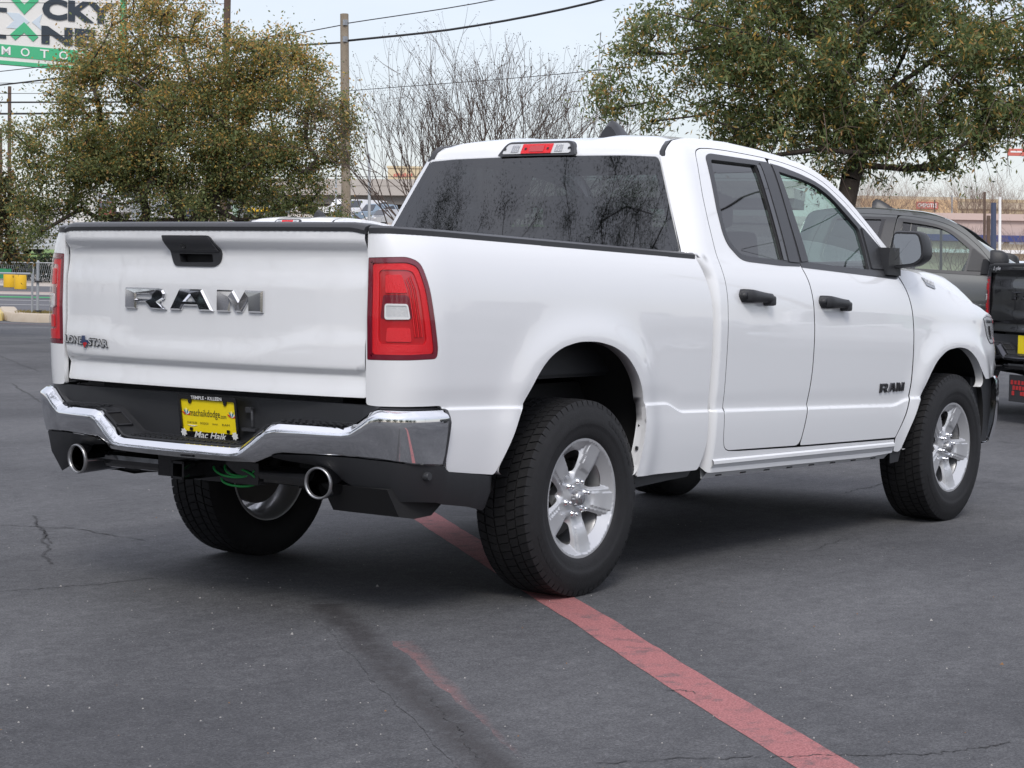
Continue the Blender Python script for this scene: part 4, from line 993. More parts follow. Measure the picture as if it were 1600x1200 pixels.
# ================================================================== THE PLACE
EYE = Vector((-6.79519, -5.64301, 1.31543)); FPX = 3172.06
def spot(px, py, d):
    """point d metres away (measured along the view axis) in the direction of a photo pixel (1600 x 1200)"""
    return EYE+(_f+_r*((px-800)/FPX)-_u*((py-600)/FPX))*d
FH = Vector((_f.x, _f.y, 0)).normalized(); RH = Vector((FH.y, -FH.x, 0))
def DL(x, y): v = Vector((x-EYE.x, y-EYE.y, 0)); return v.dot(FH), v.dot(RH)
def XY(D, L): v = EYE+FH*D+RH*L; return v.x, v.y
PROF = Curve([(46,.0),(62,.05),(75,.25),(85,.75),(110,1.75),(150,3.6),(220,7.0),(300,10.4),(380,12.0)])
def ground_z(x, y):
    D, L = DL(x, y)
    if D < 47: return 0.
    if D > 380: return 12.0
    return PROF(D)
def on_ground(px, D, dz=0):
    L = (px-800)/FPX*D; x, y = XY(D, L); return Vector((x, y, ground_z(x, y)+dz))

# ---------------- asphalt
def asphalt(name, base, hi):
    m = bpy.data.materials.new(name); m.use_nodes = True; t = m.node_tree; b = t.nodes['Principled BSDF']; b.inputs['Roughness'].default_value = .82; b.inputs['Specular IOR Level'].default_value = .35
    tc_ = t.nodes.new('ShaderNodeTexCoord')
    def noise(sc, det, ro=.55, vec=None, dist=0.):
        n = t.nodes.new('ShaderNodeTexNoise'); n.inputs['Scale'].default_value = sc; n.inputs['Detail'].default_value = det; n.inputs['Roughness'].default_value = ro; n.inputs['Distortion'].default_value = dist
        t.links.new(vec or tc_.outputs['Object'], n.inputs[0]); return n.outputs['Fac']
    def ramp(f, a, ca, bb, cb):
        r = t.nodes.new('ShaderNodeValToRGB'); r.color_ramp.elements[0].position = a; r.color_ramp.elements[0].color = (*ca, 1); r.color_ramp.elements[1].position = bb; r.color_ramp.elements[1].color = (*cb, 1)
        t.links.new(f, r.inputs[0]); return r.outputs[0]
    def mix(mode, f, a, c):
        n = t.nodes.new('ShaderNodeMixRGB'); n.blend_type = mode
        for k, v in ((0, f), (1, a), (2, c)):
            if isinstance(v, (int, float)): n.inputs[k].default_value = v
            elif isinstance(v, tuple): n.inputs[k].default_value = (*v, 1)
            else: t.links.new(v, n.inputs[k])
        return n.outputs[0]
    big = ramp(noise(.42, 7, .60, dist=.8), .36, base, .66, hi)
    # stretched wear along the driving direction
    mp_ = t.nodes.new('ShaderNodeMapping'); mp_.inputs['Rotation'].default_value = (0, 0, radians(-52)); mp_.inputs['Scale'].default_value = (.25, 2.6, 1); t.links.new(tc_.outputs['Object'], mp_.inputs[0])
    st = ramp(noise(2.2, 7, .72, mp_.outputs[0]), .40, (.82, .82, .83), .64, (1.06, 1.06, 1.06)); c = mix('MULTIPLY', .6, big, st)
    med = ramp(noise(14, 8, .78), .36, (.76, .76, .77), .66, (1.16, 1.16, 1.15)); c = mix('MULTIPLY', 1., c, med)
    fine = ramp(noise(120, 5, .85), .38, (.50, .50, .51), .63, (1.42, 1.42, 1.41)); c = mix('MULTIPLY', 1., c, fine)
    vg = t.nodes.new('ShaderNodeTexVoronoi'); vg.inputs['Scale'].default_value = 95; t.links.new(tc_.outputs['Object'], vg.inputs[0]); hs = t.nodes.new('ShaderNodeSeparateColor'); t.links.new(vg.outputs['Color'], hs.inputs[0])
    c = mix('MULTIPLY', 1., c, ramp(hs.outputs[0], .0, (.83, .83, .84), 1., (1.16, 1.16, 1.15)))
    # exposed pale aggregate
    v = t.nodes.new('ShaderNodeTexVoronoi'); v.inputs['Scale'].default_value = 75; t.links.new(tc_.outputs['Object'], v.inputs[0])
    dots = ramp(v.outputs['Distance'], .06, (1, 1, 1), .14, (0, 0, 0)); pick = ramp(v.outputs['Color'], .62, (0, 0, 0), .78, (1, 1, 1)); patch = ramp(noise(2.6, 6, .75), .47, (.10, .10, .10), .62, (1, 1, 1))
    f = mix('MULTIPLY', 1., dots, pick); f = mix('MULTIPLY', 1., f, patch); c = mix('MIX', f, c, (.50, .49, .46))
    t.links.new(c, b.inputs['Base Color'])
    bu = t.nodes.new('ShaderNodeBump'); bu.inputs['Strength'].default_value = .55; bu.inputs['Distance'].default_value = .006
    hh = mix('ADD', .5, noise(150, 4, .7), noise(45, 3)); t.links.new(hh, bu.inputs['Height']); t.links.new(bu.outputs[0], b.inputs['Normal'])
    return m
ASPH = asphalt('asphalt', (.078, .079, .085), (.135, .136, .142))
def sheet(name, D0, D1, L0, L1, nd, nl, m, dz=0., kind='structure', **kw):
    P = []
    for D in np.linspace(D0, D1, nd):
        row = []
        for L in np.linspace(L0, L1, nl): x, y = XY(D, L); row.append((x, y, ground_z(x, y)+dz))
        P.append(row)
    b = MB(); b.grid(P); return b.obj(name, m, None, smooth=True, fix=False, kind=kind, **kw)
lot = sheet('parking_lot', -70, 46.9, -90, 90, 60, 46, ASPH)
CONC = mat('tan_concrete', (.40, .35, .305), .9, noise=(.25, .25, (.47, .42, .37)))
P = []
for D in [46.5, 50, 55, 62, 70, 78, 86, 95, 110, 130, 150, 180, 220, 260, 300, 340, 380, 500, 900, 2200]:
    P.append([(*XY(D, L*max(1, D/120)), ground_z(*XY(D, L*max(1, D/120)))-.03) for L in np.linspace(-160, 160, 33)])
b = MB(); b.grid(P); b.obj('terrain', CONC, None, smooth=True, kind='structure')
GRASS = mat('dry_grass', (.13, .15, .05), .95, noise=(3, .2, (.20, .18, .09)), bump=(40, 1.))
GRASSG = mat('green_grass', (.12, .22, .05), .95, noise=(.6, .2, (.19, .27, .09)))
STREET = mat('street_asphalt', (.085, .085, .095), .85, noise=(.4, .25, (.11, .11, .12)))
sheet('street', 54, 79.5, -60, 5, 20, 20, STREET, .004)
for D, w, m_ in ((62.5, .10, mat('lane_paint_white', (.55, .54, .52), .7)), (71, .40, mat('lane_paint_green', (.03, .33, .10), .7)), (67.5, .10, MATS['lane_paint_white']), (75.5, .12, mat('lane_paint_pink', (.5, .36, .32), .7))):
    sheet('lane_marking', D-w/2*3, D+w/2*3, -60, 2, 3, 14, m_, .012)
# freeway lanes, median and grass on the far slope
sheet('freeway', 150, 300, -70, -28, 14, 6, mat('road_concrete', (.36, .33, .31), .9, noise=(.3, .25, (.42, .39, .36))), .02)
sheet('grass_verge', 95, 190, -27.5, -24.6, 10, 3, GRASSG, .05); sheet('grass_verge', 120, 175, -13, -8, 10, 4, GRASSG, .04); sheet('grass_verge', 150, 200, -5, 12, 6, 4, GRASSG, .04)
for pa, pb, w in ((on_ground(33, 122), on_ground(72, 86), .5), (on_ground(85, 285), on_ground(119, 182), .8), (on_ground(100, 240), on_ground(60, 130), .3)):
    q = (pb-pa); q.z = 0; q.normalize(); n_ = Vector((-q.y, q.x, 0))*w/2; b = MB(); b.grid([[tuple(on_ground(*k_)) for k_ in ()] or [tuple(Vector((m_.x, m_.y, ground_z(m_.x, m_.y)+.03))+n_*s_) for s_ in (-1, 1)] for m_ in [pa.lerp(pb, t/12) for t in range(13)]]); b.obj('lane_marking', MATS['lane_paint_white'], None, fix=True, kind='structure')
# kerb island at the edge of the lot
def ribbon(name, pts, w, h, m, **kw):
    b = MB(); P = []
    for i, p in enumerate(pts):
        a = Vector(pts[max(i-1, 0)]); c = Vector(pts[min(i+1, len(pts)-1)]); d = (c-a); d.z = 0; d.normalize(); n = Vector((-d.y, d.x, 0)); p = Vector(p)
        P.append([p-n*w/2, p-n*w/2+Vector((0, 0, h-.03))+n*.02, p-n*(w/2-.05)+Vector((0, 0, h)), p+n*(w/2-.05)+Vector((0, 0, h)), p+n*w/2+Vector((0, 0, h-.03)), p+n*w/2])
    b.grid(P); return b.obj(name, m, None, angle=40, fix=True, **kw)
KERB = mat('kerb_concrete', (.46, .38, .29), .9, noise=(5, .3, (.53, .46, .37)))
K0 = on_ground(-40, 45.6); K1 = on_ground(30, 45.8); K2 = on_ground(62, 46.2); K3 = on_ground(300, 47.2)
kp = [on_ground(10, 52.5), on_ground(12, 50), on_ground(16, 47.6), on_ground(30, 46.4), on_ground(60, 46.0)]+[on_ground(60+60*k, 46.2+.25*k) for k in range(1, 9)]
ribbon('kerb', kp, .42, .20, KERB, kind='structure')
kp2 = [on_ground(-40, 46.6), on_ground(-10, 46.8), on_ground(-3, 48), on_ground(-4, 52)]; ribbon('kerb', kp2, .36, .17, mat('yellow_kerb', (.55, .43, .16), .85), kind='structure')
b = MB(); b.grid([[on_ground(px, D, .14) for D in np.linspace(46.4, 50.5, 4)] for px in np.linspace(20, 560, 28)]); b.obj('planting_strip', GRASS, None, smooth=True, kind='structure')
V = []; F = []
for k in range(2600):
    p = on_ground(random.uniform(25, 200), random.uniform(46.3, 48.2), .14); h = random.uniform(.03, .12); a = random.uniform(0, 6.3); n = len(V); l = random.uniform(-.05, .05)
    V += [p+Vector((.02*cos(a), .02*sin(a), 0)), p-Vector((.02*cos(a), .02*sin(a), 0)), p+Vector((l, -l, h))]; F.append((n, n+1, n+2))
new_obj('grass', mesh(V, F), mat('grass_blades', (.22, .17, .06), .9), None, kind='stuff')
# ---------------- paint and cracks on the asphalt (flat sheets 4 mm apart)
def paint_mat(name, col, wear):
    m = asphalt(name, (.078, .079, .085), (.135, .136, .142)); t = m.node_tree; b = t.nodes['Principled BSDF']; src = b.inputs['Base Color'].links[0].from_socket
    n = t.nodes.new('ShaderNodeTexNoise'); n.inputs['Scale'].default_value = 9; n.inputs['Detail'].default_value = 8; n.inputs['Roughness'].default_value = .75
    tcc = t.nodes.new('ShaderNodeTexCoord'); t.links.new(tcc.outputs['Object'], n.inputs[0])
    r = t.nodes.new('ShaderNodeValToRGB'); r.color_ramp.elements[0].position = wear-.10; r.color_ramp.elements[1].position = wear+.12; t.links.new(n.outputs['Fac'], r.inputs[0])
    f2 = t.nodes.new('ShaderNodeTexNoise'); f2.inputs['Scale'].default_value = 170; f2.inputs['Detail'].default_value = 3; t.links.new(tcc.outputs['Object'], f2.inputs[0])
    r2 = t.nodes.new('ShaderNodeValToRGB'); r2.color_ramp.elements[0].position = .34; r2.color_ramp.elements[0].color = (.62, .55, .55, 1); r2.color_ramp.elements[1].position = .66; r2.color_ramp.elements[1].color = (1.15, 1.15, 1.15, 1); t.links.new(f2.outputs['Fac'], r2.inputs[0])
    at = t.nodes.new('ShaderNodeAttribute'); at.attribute_name = 'fade'; fm = t.nodes.new('ShaderNodeMath'); fm.operation = 'MULTIPLY'; t.links.new(at.outputs['Fac'], fm.inputs[0]); t.links.new(r.outputs[0], fm.inputs[1])
    mu = t.nodes.new('ShaderNodeMixRGB'); mu.blend_type = 'MULTIPLY'; mu.inputs[0].default_value = 1; mu.inputs[1].default_value = (*col, 1); t.links.new(r2.outputs[0], mu.inputs[2])
    mx = t.nodes.new('ShaderNodeMixRGB'); t.links.new(fm.outputs[0], mx.inputs[0]); t.links.new(mu.outputs[0], mx.inputs[2]); t.links.new(src, mx.inputs[1]); t.links.new(mx.outputs[0], b.inputs['Base Color']); return m
def strip(name, a, c, w, m, dz, jag=.004, n=60, soft=0.):
    a, c = Vector((*a, 0)), Vector((*c, 0)); d = (c-a).normalized(); q = Vector((-d.y, d.x, 0)); P = []; FD = []
    r_ = random.Random(int(abs(a.x*971+a.y*131))+int(w*1000)); off = 0
    for k in range(n+1):
        p = a.lerp(c, k/n); off = off*.85+r_.uniform(-jag, jag); row = []
        for t in (-1, -1+soft, 0, 1-soft, 1) if soft else (-1, 0, 1):
            x = p+q*(w/2*t+off+(r_.uniform(-jag, jag)*.4 if abs(t) == 1 else 0)); row.append((x.x, x.y, ground_z(x.x, x.y)+dz)); FD.append(0. if abs(t) == 1 and soft else 1.)
        P.append(row)
    b = MB(); b.grid(P); o = b.obj(name, m, None, fix=True, kind='structure')
    o.data.attributes.new('fade', 'FLOAT', 'POINT').data.foreach_set('value', FD); return o
RED = paint_mat('worn_red_paint', (.40, .165, .165), .37); REDW = paint_mat('faded_red_paint', (.24, .125, .125), .47)
strip('painted_line', (3.2, 3.02), (-2.65, -3.98), .17, RED, .0014, .003, 90)
strip('faded_line', (-1.30, -1.05), (-3.1, -3.15), .20, REDW, .0009, .006, 50, .6)
strip('crack_sealant', (-.85, -.35), (-2.95, -2.98), .19, paint_mat('sealant', (.055, .055, .058), .40), .0016, .008, 70, .7)
strip('painted_line', tuple(on_ground(-30, 45.0))[:2], tuple(on_ground(260, 42.5))[:2], .14, REDW, .004, .004, 20)
CR = mat('crack', (.050, .050, .053), .95)
def crack(pts, w=.012):
    for i in range(len(pts)-1): strip('crack', pts[i], pts[i+1], w*.55, CR, .0024, .012, 26)
def gpx(px, py):
    d = _f+_r*((px-800)/FPX)-_u*((py-600)/FPX); t = -EYE.z/d.z; p = EYE+d*t; return (p.x, p.y)
for pts, w in (([(0,820),(120,826),(225,846)], .016), ([(52,806),(70,838),(74,882)], .020), ([(60,815),(82,850)], .010), ([(930,1192),(1180,1184),(1330,1180),(1470,1176),(1590,1164)], .008), ([(1262,862),(1320,842)], .008), ([(0,925),(120,915),(250,905)], .010), ([(1320,770),(1400,752)], .018),
               ([(1500,752),(1600,756)], .016), ([(1560,690),(1600,694)], .02), ([(660,1082),(720,1140),(770,1198)], .006), ([(0,556),(60,580)], .03), ([(20,600),(78,640)], .03), ([(1044,1079),(1088,1084)], .012)):
    crack([gpx(*p) for p in pts], w)
# loose grit and a few leaf scraps
V = []; F = []; MI = []
for k in range(420):
    px, py = random.uniform(0, 1600), 640+560*random.random()**.8
    x, y = gpx(px, py); s = random.uniform(.0015, .0045)*(2.4 if k < 9 else 1); a = random.uniform(0, 6.3); n = len(V); z = ground_z(x, y)
    q = [Vector((s*cos(a+j*2.1)*random.uniform(.7, 1.3), s*sin(a+j*2.1)*random.uniform(.7, 1.3), 0)) for j in range(3)]
    V += [Vector((x, y, z))+v for v in q]+[Vector((x, y, z+s*.9))]; F += [(n, n+1, n+3), (n+1, n+2, n+3), (n+2, n, n+3)]; MI += [0 if k % 9 else 1]*3
new_obj('grit', mesh(V, F, mi=MI), [mat('pale_grit', (.36, .35, .33), .9), mat('brown_scrap', (.24, .13, .06), .9)], None, kind='stuff')

# ---------------- vegetation
def leaf_mat(name):
    m = bpy.data.materials.new(name); m.use_nodes = True; t = m.node_tree; b = t.nodes['Principled BSDF']; b.inputs['Roughness'].default_value = .5
    at = t.nodes.new('ShaderNodeAttribute'); at.attribute_name = 'leaf_colour'; t.links.new(at.outputs['Color'], b.inputs['Base Color'])
    tr = t.nodes.new('ShaderNodeBsdfTranslucent'); t.links.new(at.outputs['Color'], tr.inputs[0]); mx = t.nodes.new('ShaderNodeMixShader'); mx.inputs[0].default_value = .55
    o = t.nodes['Material Output']; t.links.new(b.outputs[0], mx.inputs[1]); t.links.new(tr.outputs[0], mx.inputs[2]); t.links.new(mx.outputs[0], o.inputs[0]); return m
LEAF = leaf_mat('leaves'); BARK = mat('bark', (.045, .035, .028), .95, bump=(25, 1.), noise=(14, .2, (.075, .06, .05))); BARKG = mat('grey_bark', (.125, .088, .070), .9, noise=(9, .25, (.10, .075, .062))); TWIG = mat('twig', (.115, .080, .062), .9)
def leaves(name, C, length, width, cols, parent, droop=.2, spread=None, **kw):
    """C: (n,3) positions -> rhombic leaves with a slight fold, each its own size, pose and colour"""
    n = len(C); d = rng.normal(size=(n, 3)); d[:, 2] -= droop; d /= np.linalg.norm(d, axis=1)[:, None]
    e = rng.normal(size=(n, 3)); e -= (e*d).sum(1)[:, None]*d; e /= np.linalg.norm(e, axis=1)[:, None]; nrm = np.cross(d, e)
    L = length*rng.uniform(.6, 1.25, (n, 1)); W = width*rng.uniform(.6, 1.25, (n, 1))
    V = np.empty((n, 4, 3)); V[:, 0] = C; V[:, 1] = C+d*L*.5+e*W*.5+nrm*W*.15; V[:, 2] = C+d*L; V[:, 3] = C+d*L*.5-e*W*.5+nrm*W*.15
    me = bpy.data.meshes.new('mesh'); me.vertices.add(n*4); me.vertices.foreach_set('co', V.ravel()); me.loops.add(n*4); me.loops.foreach_set('vertex_index', np.arange(n*4)); me.polygons.add(n); me.polygons.foreach_set('loop_start', np.arange(n)*4)
    me.update(calc_edges=True)
    at = me.attributes.new('leaf_colour', 'FLOAT_COLOR', 'FACE'); at.data.foreach_set('color', np.concatenate([cols, np.ones((n, 1))], 1).astype(np.float32).ravel()); me.materials.append(LEAF)
    return new_obj(name, me, None, parent, **kw)
def pick_cols(n, pal, wts, z=None, warm=None):
    pal = np.array(pal); k = rng.choice(len(pal), n, p=np.array(wts)/sum(wts)); c = pal[k]*rng.uniform(.7, 1.3, (n, 1))
    if warm is not None:
        s = rng.random(n) < warm; wc = np.array([(.32,.19,.06),(.27,.20,.065),(.24,.145,.065),(.36,.24,.06)])[rng.integers(0, 4, s.sum())]*rng.uniform(.7, 1.2, (s.sum(), 1)); c[s] = wc
    return c
def branch_net(name, base, trunk_top, cl, r0, m, parent, stems=None, rmin=.006, sides=6, up=.25):
    """limbs: every cluster is joined to the nearest point of the growing tree"""
    nodes = []; par = []
    def addn(p, q): nodes.append(Vector(p)); par.append(q); return len(nodes)-1
    i0 = addn(base, -1)
    for tops in (stems or [trunk_top]):
        pth = tops if isinstance(tops, list) else [tops]; i = min(range(len(nodes)), key=lambda j: (nodes[j]-Vector(pth[0])).length); last = nodes[i].copy()
        for t in pth:
            t = Vector(t)
            for k in range(1, 5): i = addn(last.lerp(t, k/4)+Vector((random.uniform(-.03, .03), random.uniform(-.03, .03), 0)), i)
            last = t
    order = sorted(range(len(cl)), key=lambda k: (Vector(cl[k])-Vector(base)).length)
    for k in order:
        c = Vector(cl[k]); bi = min(range(1, len(nodes)), key=lambda j: (nodes[j]-c).length+max(0, up*(nodes[j].z-c.z))); p = nodes[bi]; L = (c-p).length
        if L < .05: continue
        n = max(1, min(5, int(L/.35))); i = bi
        for j in range(1, n+1):
            t = j/n; q = p.lerp(c, t)+Vector((random.uniform(-1, 1), random.uniform(-1, 1), random.uniform(-.5, 1)))*.06*L*(1 if j < n else 0); i = addn(q, i)
    w = [0]*len(nodes)
    for i in range(len(nodes)-1, 0, -1):
        if w[i] == 0: w[i] = 1
        w[par[i]] += w[i]
    tot = max(w); b = MB(); rad = [max(rmin, r0*(x/tot)**.55) for x in w]
    for i in range(1, len(nodes)):
        b.tube([nodes[par[i]], nodes[i]], [min(rad[par[i]], rad[i]*1.5), rad[i]], sides if rad[i] > .03 else 4, cap=False)
    return b.obj(name, m, parent, smooth=True)
def crown_clusters(blobs, d, n, jit=.5, shell=.62, deep=.9):
    """blobs: (px, py, radius px); cluster centres inside ellipsoids at distance d"""
    w = np.array([q[2]**2 for q in blobs], float); w /= w.sum(); out = []
    for i in rng.choice(len(blobs), n, p=w):
        px, py, r = blobs[i][:3]; c = spot(px, py, d+(blobs[i][3] if len(blobs[i]) > 3 else 0)); R = r*d/FPX
        v = rng.normal(size=3); v /= np.linalg.norm(v); k = (shell+(1.12-shell)*rng.random())*rng.random()**.25
        out.append(c+Vector(v)*R*k)
    return out
def cluster_leaves(cl, per, rad, sq=.75, skip=None):
    A = []
    for c in cl:
        n = int(per*random.uniform(.5, 1.5)); 
        for k in range(max(1, n//14)):       # twigs of about 14 leaves
            v = rng.normal(size=3); v[2] *= .8; v /= np.linalg.norm(v); L = rad*random.uniform(.6, 1.5); t = rng.random((14, 1)); A.append(np.array(c)+v*L*t+rng.normal(size=(14, 3))*rad*.16*np.array([1, 1, sq]))
    return np.concatenate(A)
GREEN = [(.095,.115,.042),(.075,.095,.038),(.125,.135,.050),(.055,.072,.032),(.15,.14,.055)]
# left oak, turning gold at the top
lb = [(440,130,80),(500,170,52),(330,105,80),(280,150,135),(180,185,120),(410,160,115),(115,240,85),(480,230,70),(290,240,130),(400,265,95),(70,290,60),(55,345,42),(185,285,75),(500,318,38),(270,30,70),(215,45,85),(420,85,62),(150,120,60),(30,235,50),(330,290,60),(455,285,60),(520,190,40)]
D1 = 33
t1 = empty('oak_tree', on_ground(298, D1), 'broad oak with gold-brown leaf tips behind the tailgate, in front of the motor sign', 'tree')
def loc(o, pts): return [Vector(p)-o.location for p in pts]
cl = crown_clusters(lb, D1, 640, shell=.75); cl = [c for c in cl if c.z > ground_z(c.x, c.y)+.9]
bs = on_ground(298, D1); st = [[spot(283, 352, D1), spot(276, 305, D1), spot(240, 230, D1), spot(250, 120, D1)], [spot(312, 352, D1), spot(330, 300, D1), spot(345, 210, D1), spot(360, 90, D1)], [spot(305, 340, D1), spot(390, 260, D1)]]
branch_net('trunk', loc(t1, [bs])[0], None, loc(t1, cl), .20, BARK, t1, stems=[loc(t1, s) for s in st], rmin=.007)
A = cluster_leaves(loc(t1, cl), 245, .40); zt_ = (A[:, 2]-2.0)/5.0; keep = rng.random(len(A)) < np.clip(1.12-.72*np.clip(zt_, 0, 1), .34, 1); A = A[keep]; zt_ = zt_[keep]
leaves('crown', A, .062, .030, 2.15*pick_cols(len(A), GREEN, (3, 3, 2, 2, 2), warm=np.clip(.05+.58*zt_, .05, .66)), t1)
# right oak: narrow leaves, loose hanging twigs
rb = [(1250,80,190),(1100,100,125),(1400,110,185),(1560,110,130),(1000,115,75),(965,140,50),(1180,185,70),(1300,205,85),(1450,215,75),(1540,190,60),(1020,30,90),(1200,-90,200),(1450,-90,220),(1000,185,40),(1620,180,60),(1370,245,40)]
D2 = 23
t2 = empty('oak_tree', on_ground(1325, D2), 'large oak with narrow green leaves overhanging the cab, behind the grey pickup', 'tree')
cl = crown_clusters(rb, D2, 760); cl = [c for c in cl if (lambda v: v.dot(_r)/v.dot(_f)*FPX+800)(c-EYE) > 1090 or random.random() < .45]
st = [[spot(1322, 320, D2), spot(1338, 240, D2), spot(1300, 110, D2), spot(1210, -60, D2)], [spot(1340, 225, D2), spot(1410, 90, D2+.5), spot(1470, -60, D2+.8)], [spot(1315, 160, D2), spot(1200, 60, D2-.5), spot(1040, 20, D2-.8)], [spot(1370, 160, D2), spot(1500, 60, D2), spot(1600, 20, D2)]]
bs = on_ground(1325, D2)
branch_net('trunk', loc(t2, [bs])[0], None, loc(t2, cl), .125, BARK, t2, stems=[loc(t2, s) for s in st], rmin=.004, up=-.45)
# hanging twigs below the crown
b = MB(); extra = []
for k in range(150):
    px = random.uniform(930, 1610); py = random.uniform(150, 285) if px > 1280 else random.uniform(60, 200); p = spot(px, py-50, D2+random.uniform(-2, 2)); v = Vector((random.uniform(-.5, .5), random.uniform(-.5, .5), -random.uniform(.1, 1))).normalized()*random.uniform(.3, .75)
    if px < 1280 and px > 1000: continue
    q = p+v; b.tube([p-t2.location, p.lerp(q, .5)+Vector((0, 0, .05))-t2.location, q-t2.location], [.005, .004, .0025], 3, cap=False)
    extra += [tuple(p.lerp(q, random.random())-t2.location) for _ in range(9)]
b.obj('twigs', TWIG, t2, kind='stuff')
A = np.concatenate([cluster_leaves(loc(t2, cl), 165, .30), np.array(extra)+rng.normal(size=(len(extra), 3))*.03])
leaves('crown', A, .078, .024, pick_cols(len(A), [(.085,.115,.042),(.068,.092,.036),(.12,.145,.055),(.050,.068,.030),(.16,.155,.065)], (3, 3, 2.8, 2, 2), warm=np.full(len(A), .14))*2.0, t2, droop=.5)
# bare crepe myrtle behind the cab
def bare_tree(o, base, H, fan, stems, depth, r0, m, seed, spread=.38, kink=.10, tipm=None, fanaxis=None, pods=0, ratio=.8, lf=.27):
    r_ = random.Random(seed); b = MB(); tips = []
    def grow(p, d, L, r, lev):
        pts = [p]; n = 3; q = p
        for k in range(n):
            d = (d+Vector((r_.gauss(0, kink), r_.gauss(0, kink), r_.gauss(0, kink)+.05))).normalized(); q = q+d*L/n; pts.append(q)
        b.tube(pts, [r, r*.9, r*.8, r*.68], 5 if r > .012 else 3, cap=False)
        if lev == 0: tips.append(q); return
        for j in range(2 if r_.random() < .78 else 3):
            a = Vector((r_.gauss(0, 1), r_.gauss(0, 1), r_.gauss(0, .6))); a = (a-d*a.dot(d)).normalized(); s = r_.uniform(.15, spread*1.5)
            grow(q, (d+a*s).normalized(), L*r_.uniform(ratio-.12, ratio+.14), r*r_.uniform(.58, .74), lev-1)
    for k in range(stems):
        t = (k+.5)/stems*2-1; ax = fanaxis or RH; other = Vector((-ax.y, ax.x, 0))
        d = (Vector((0, 0, 1))+ax*t*fan+other*r_.uniform(-fan, fan)*.8).normalized(); grow(Vector(base)+ax*t*.12, d, H*lf, r0*r_.uniform(.7, 1.1), depth)
    o_ = b.obj('branches', m, o, smooth=True)
    if pods:
        C = np.array([tuple(t) for t in tips]); C = np.repeat(C, pods, 0)+rng.normal(size=(len(tips)*pods, 3))*.03
        leaves('seed_pods', C, .026, .014, pick_cols(len(C), [(.09,.055,.035),(.06,.04,.03)], (1, 1)), o)
t3 = empty('crepe_myrtle', on_ground(742, 30), 'bare crepe myrtle with many thin fanned stems behind the cab', 'tree')
bare_tree(t3, (0, 0, .0), 5.3, .72, 17, 6, .034, BARKG, 5, spread=.40, kink=.085, pods=3, ratio=.78, lf=.215)
# far-left oak edge, small shrubs by the fence
t4 = empty('oak_tree', on_ground(-60, 36), 'oak at the left edge whose low branches hang beside the two traffic poles', 'tree')
cl = crown_clusters([(-90,200,70),(-80,270,95),(10,300,45),(-10,350,40),(25,385,22)], 36, 130); bs = on_ground(-60, 36)
branch_net('trunk', (0, 0, 0), None, loc(t4, cl), .16, BARK, t4, stems=[[spot(-58, 300, 36)-t4.location, spot(-50, 200, 36)-t4.location]])
A = cluster_leaves(loc(t4, cl), 130, .36); leaves('crown', A, .085, .04, pick_cols(len(A), GREEN, (3, 3, 2, 3, 1), warm=np.full(len(A), .35)), t4)
def shrub(px, D, w, h, n, label, cols=GREEN, warm=.02, group=None, z=0, bare=False):
    o = empty('shrub', on_ground(px, D, z), label, 'shrub', group); A = []
    for k in range(n): v = rng.normal(size=3); v /= np.linalg.norm(v); r = rng.random()**.3; A.append((v[0]*w*r, v[1]*w*r, h*.5+v[2]*h*.5*r))
    b = MB()
    for k in range(9): a = random.uniform(0, 6.3); b.tube([(0, 0, 0), (w*.3*cos(a), w*.3*sin(a), h*.4), (w*.7*cos(a), w*.7*sin(a), h*random.uniform(.6, .9))], [.02, .014, .006], 4)
    b.obj('stems', BARK, o); A = np.array(A); leaves('foliage', A, .12, .07, pick_cols(n, cols, [1]*len(cols), warm=np.full(n, warm)), o); return o
DKG = [(.020,.036,.016),(.028,.050,.020),(.016,.028,.012)]
shrub(22, 84, 1.1, .95, 1500, 'dark shrub behind the yellow barrels', DKG); shrub(42, 84, .9, .95, 1500, 'dark shrub right of the yellow barrels, at the gate post', DKG); shrub(78, 83, .9, 1.15, 1700, 'rounded dark shrub between the gate post and the white pickup', DKG)
# bare trees out of the frame: they stand behind the photographer and show in the rear window and the chrome
for k, (x, y, h, sd_) in enumerate(((-7.4, 4.9, 7.4, 3), (-6.8, 7.6, 6.6, 11), (-4.4, 9.3, 5.8, 21), (-11.0, 3.4, 8.0, 31), (-12.5, -2.0, 5.0, 41))):
    o = empty('bare_tree', (x, y, 0), ['bare tree nearest the tailgate, seen only as a reflection', 'tallest bare tree reflected in the rear window', 'slender bare tree reflected at the right of the rear window', 'bare tree reflected low in the rear window', 'small bare tree reflected in the bumper'][k], 'tree')
    bare_tree(o, (0, 0, 0), h, .55, 8, 6, .034, BARK, sd_, spread=.5, kink=.12, lf=.20, pods=5)
o = empty('oak_tree', (-6.1, 3.0, 0), 'dense oak out of the picture, a dark mass in the right of the rear window', 'tree')
cl = [Vector((random.gauss(0, 1.35), random.gauss(0, 1.0), 5.0+random.gauss(0, 1.25))) for _ in range(240)]
branch_net('trunk', (0, 0, 0), None, cl, .055, BARK, o, stems=[[Vector((0, 0, 1.5)), Vector((.1, 0, 3))]], rmin=.003); A = cluster_leaves(cl, 560, .36); leaves('crown', A, .030, .010, pick_cols(len(A), DKG, [1]*3), o)
o = empty('oak_tree', (-5.0, 6.4, 0), 'lower oak out of the picture, a dark band in the rear window', 'tree'); cl = []
for _ in range(260): w = radians(random.uniform(120, 149)); R_ = random.uniform(8.3, 9.8); cl.append(Vector((1+R_*cos(w)+5.0, R_*sin(w)-6.4, 4.9+random.gauss(0, .75)+.5*sin(w*9))))
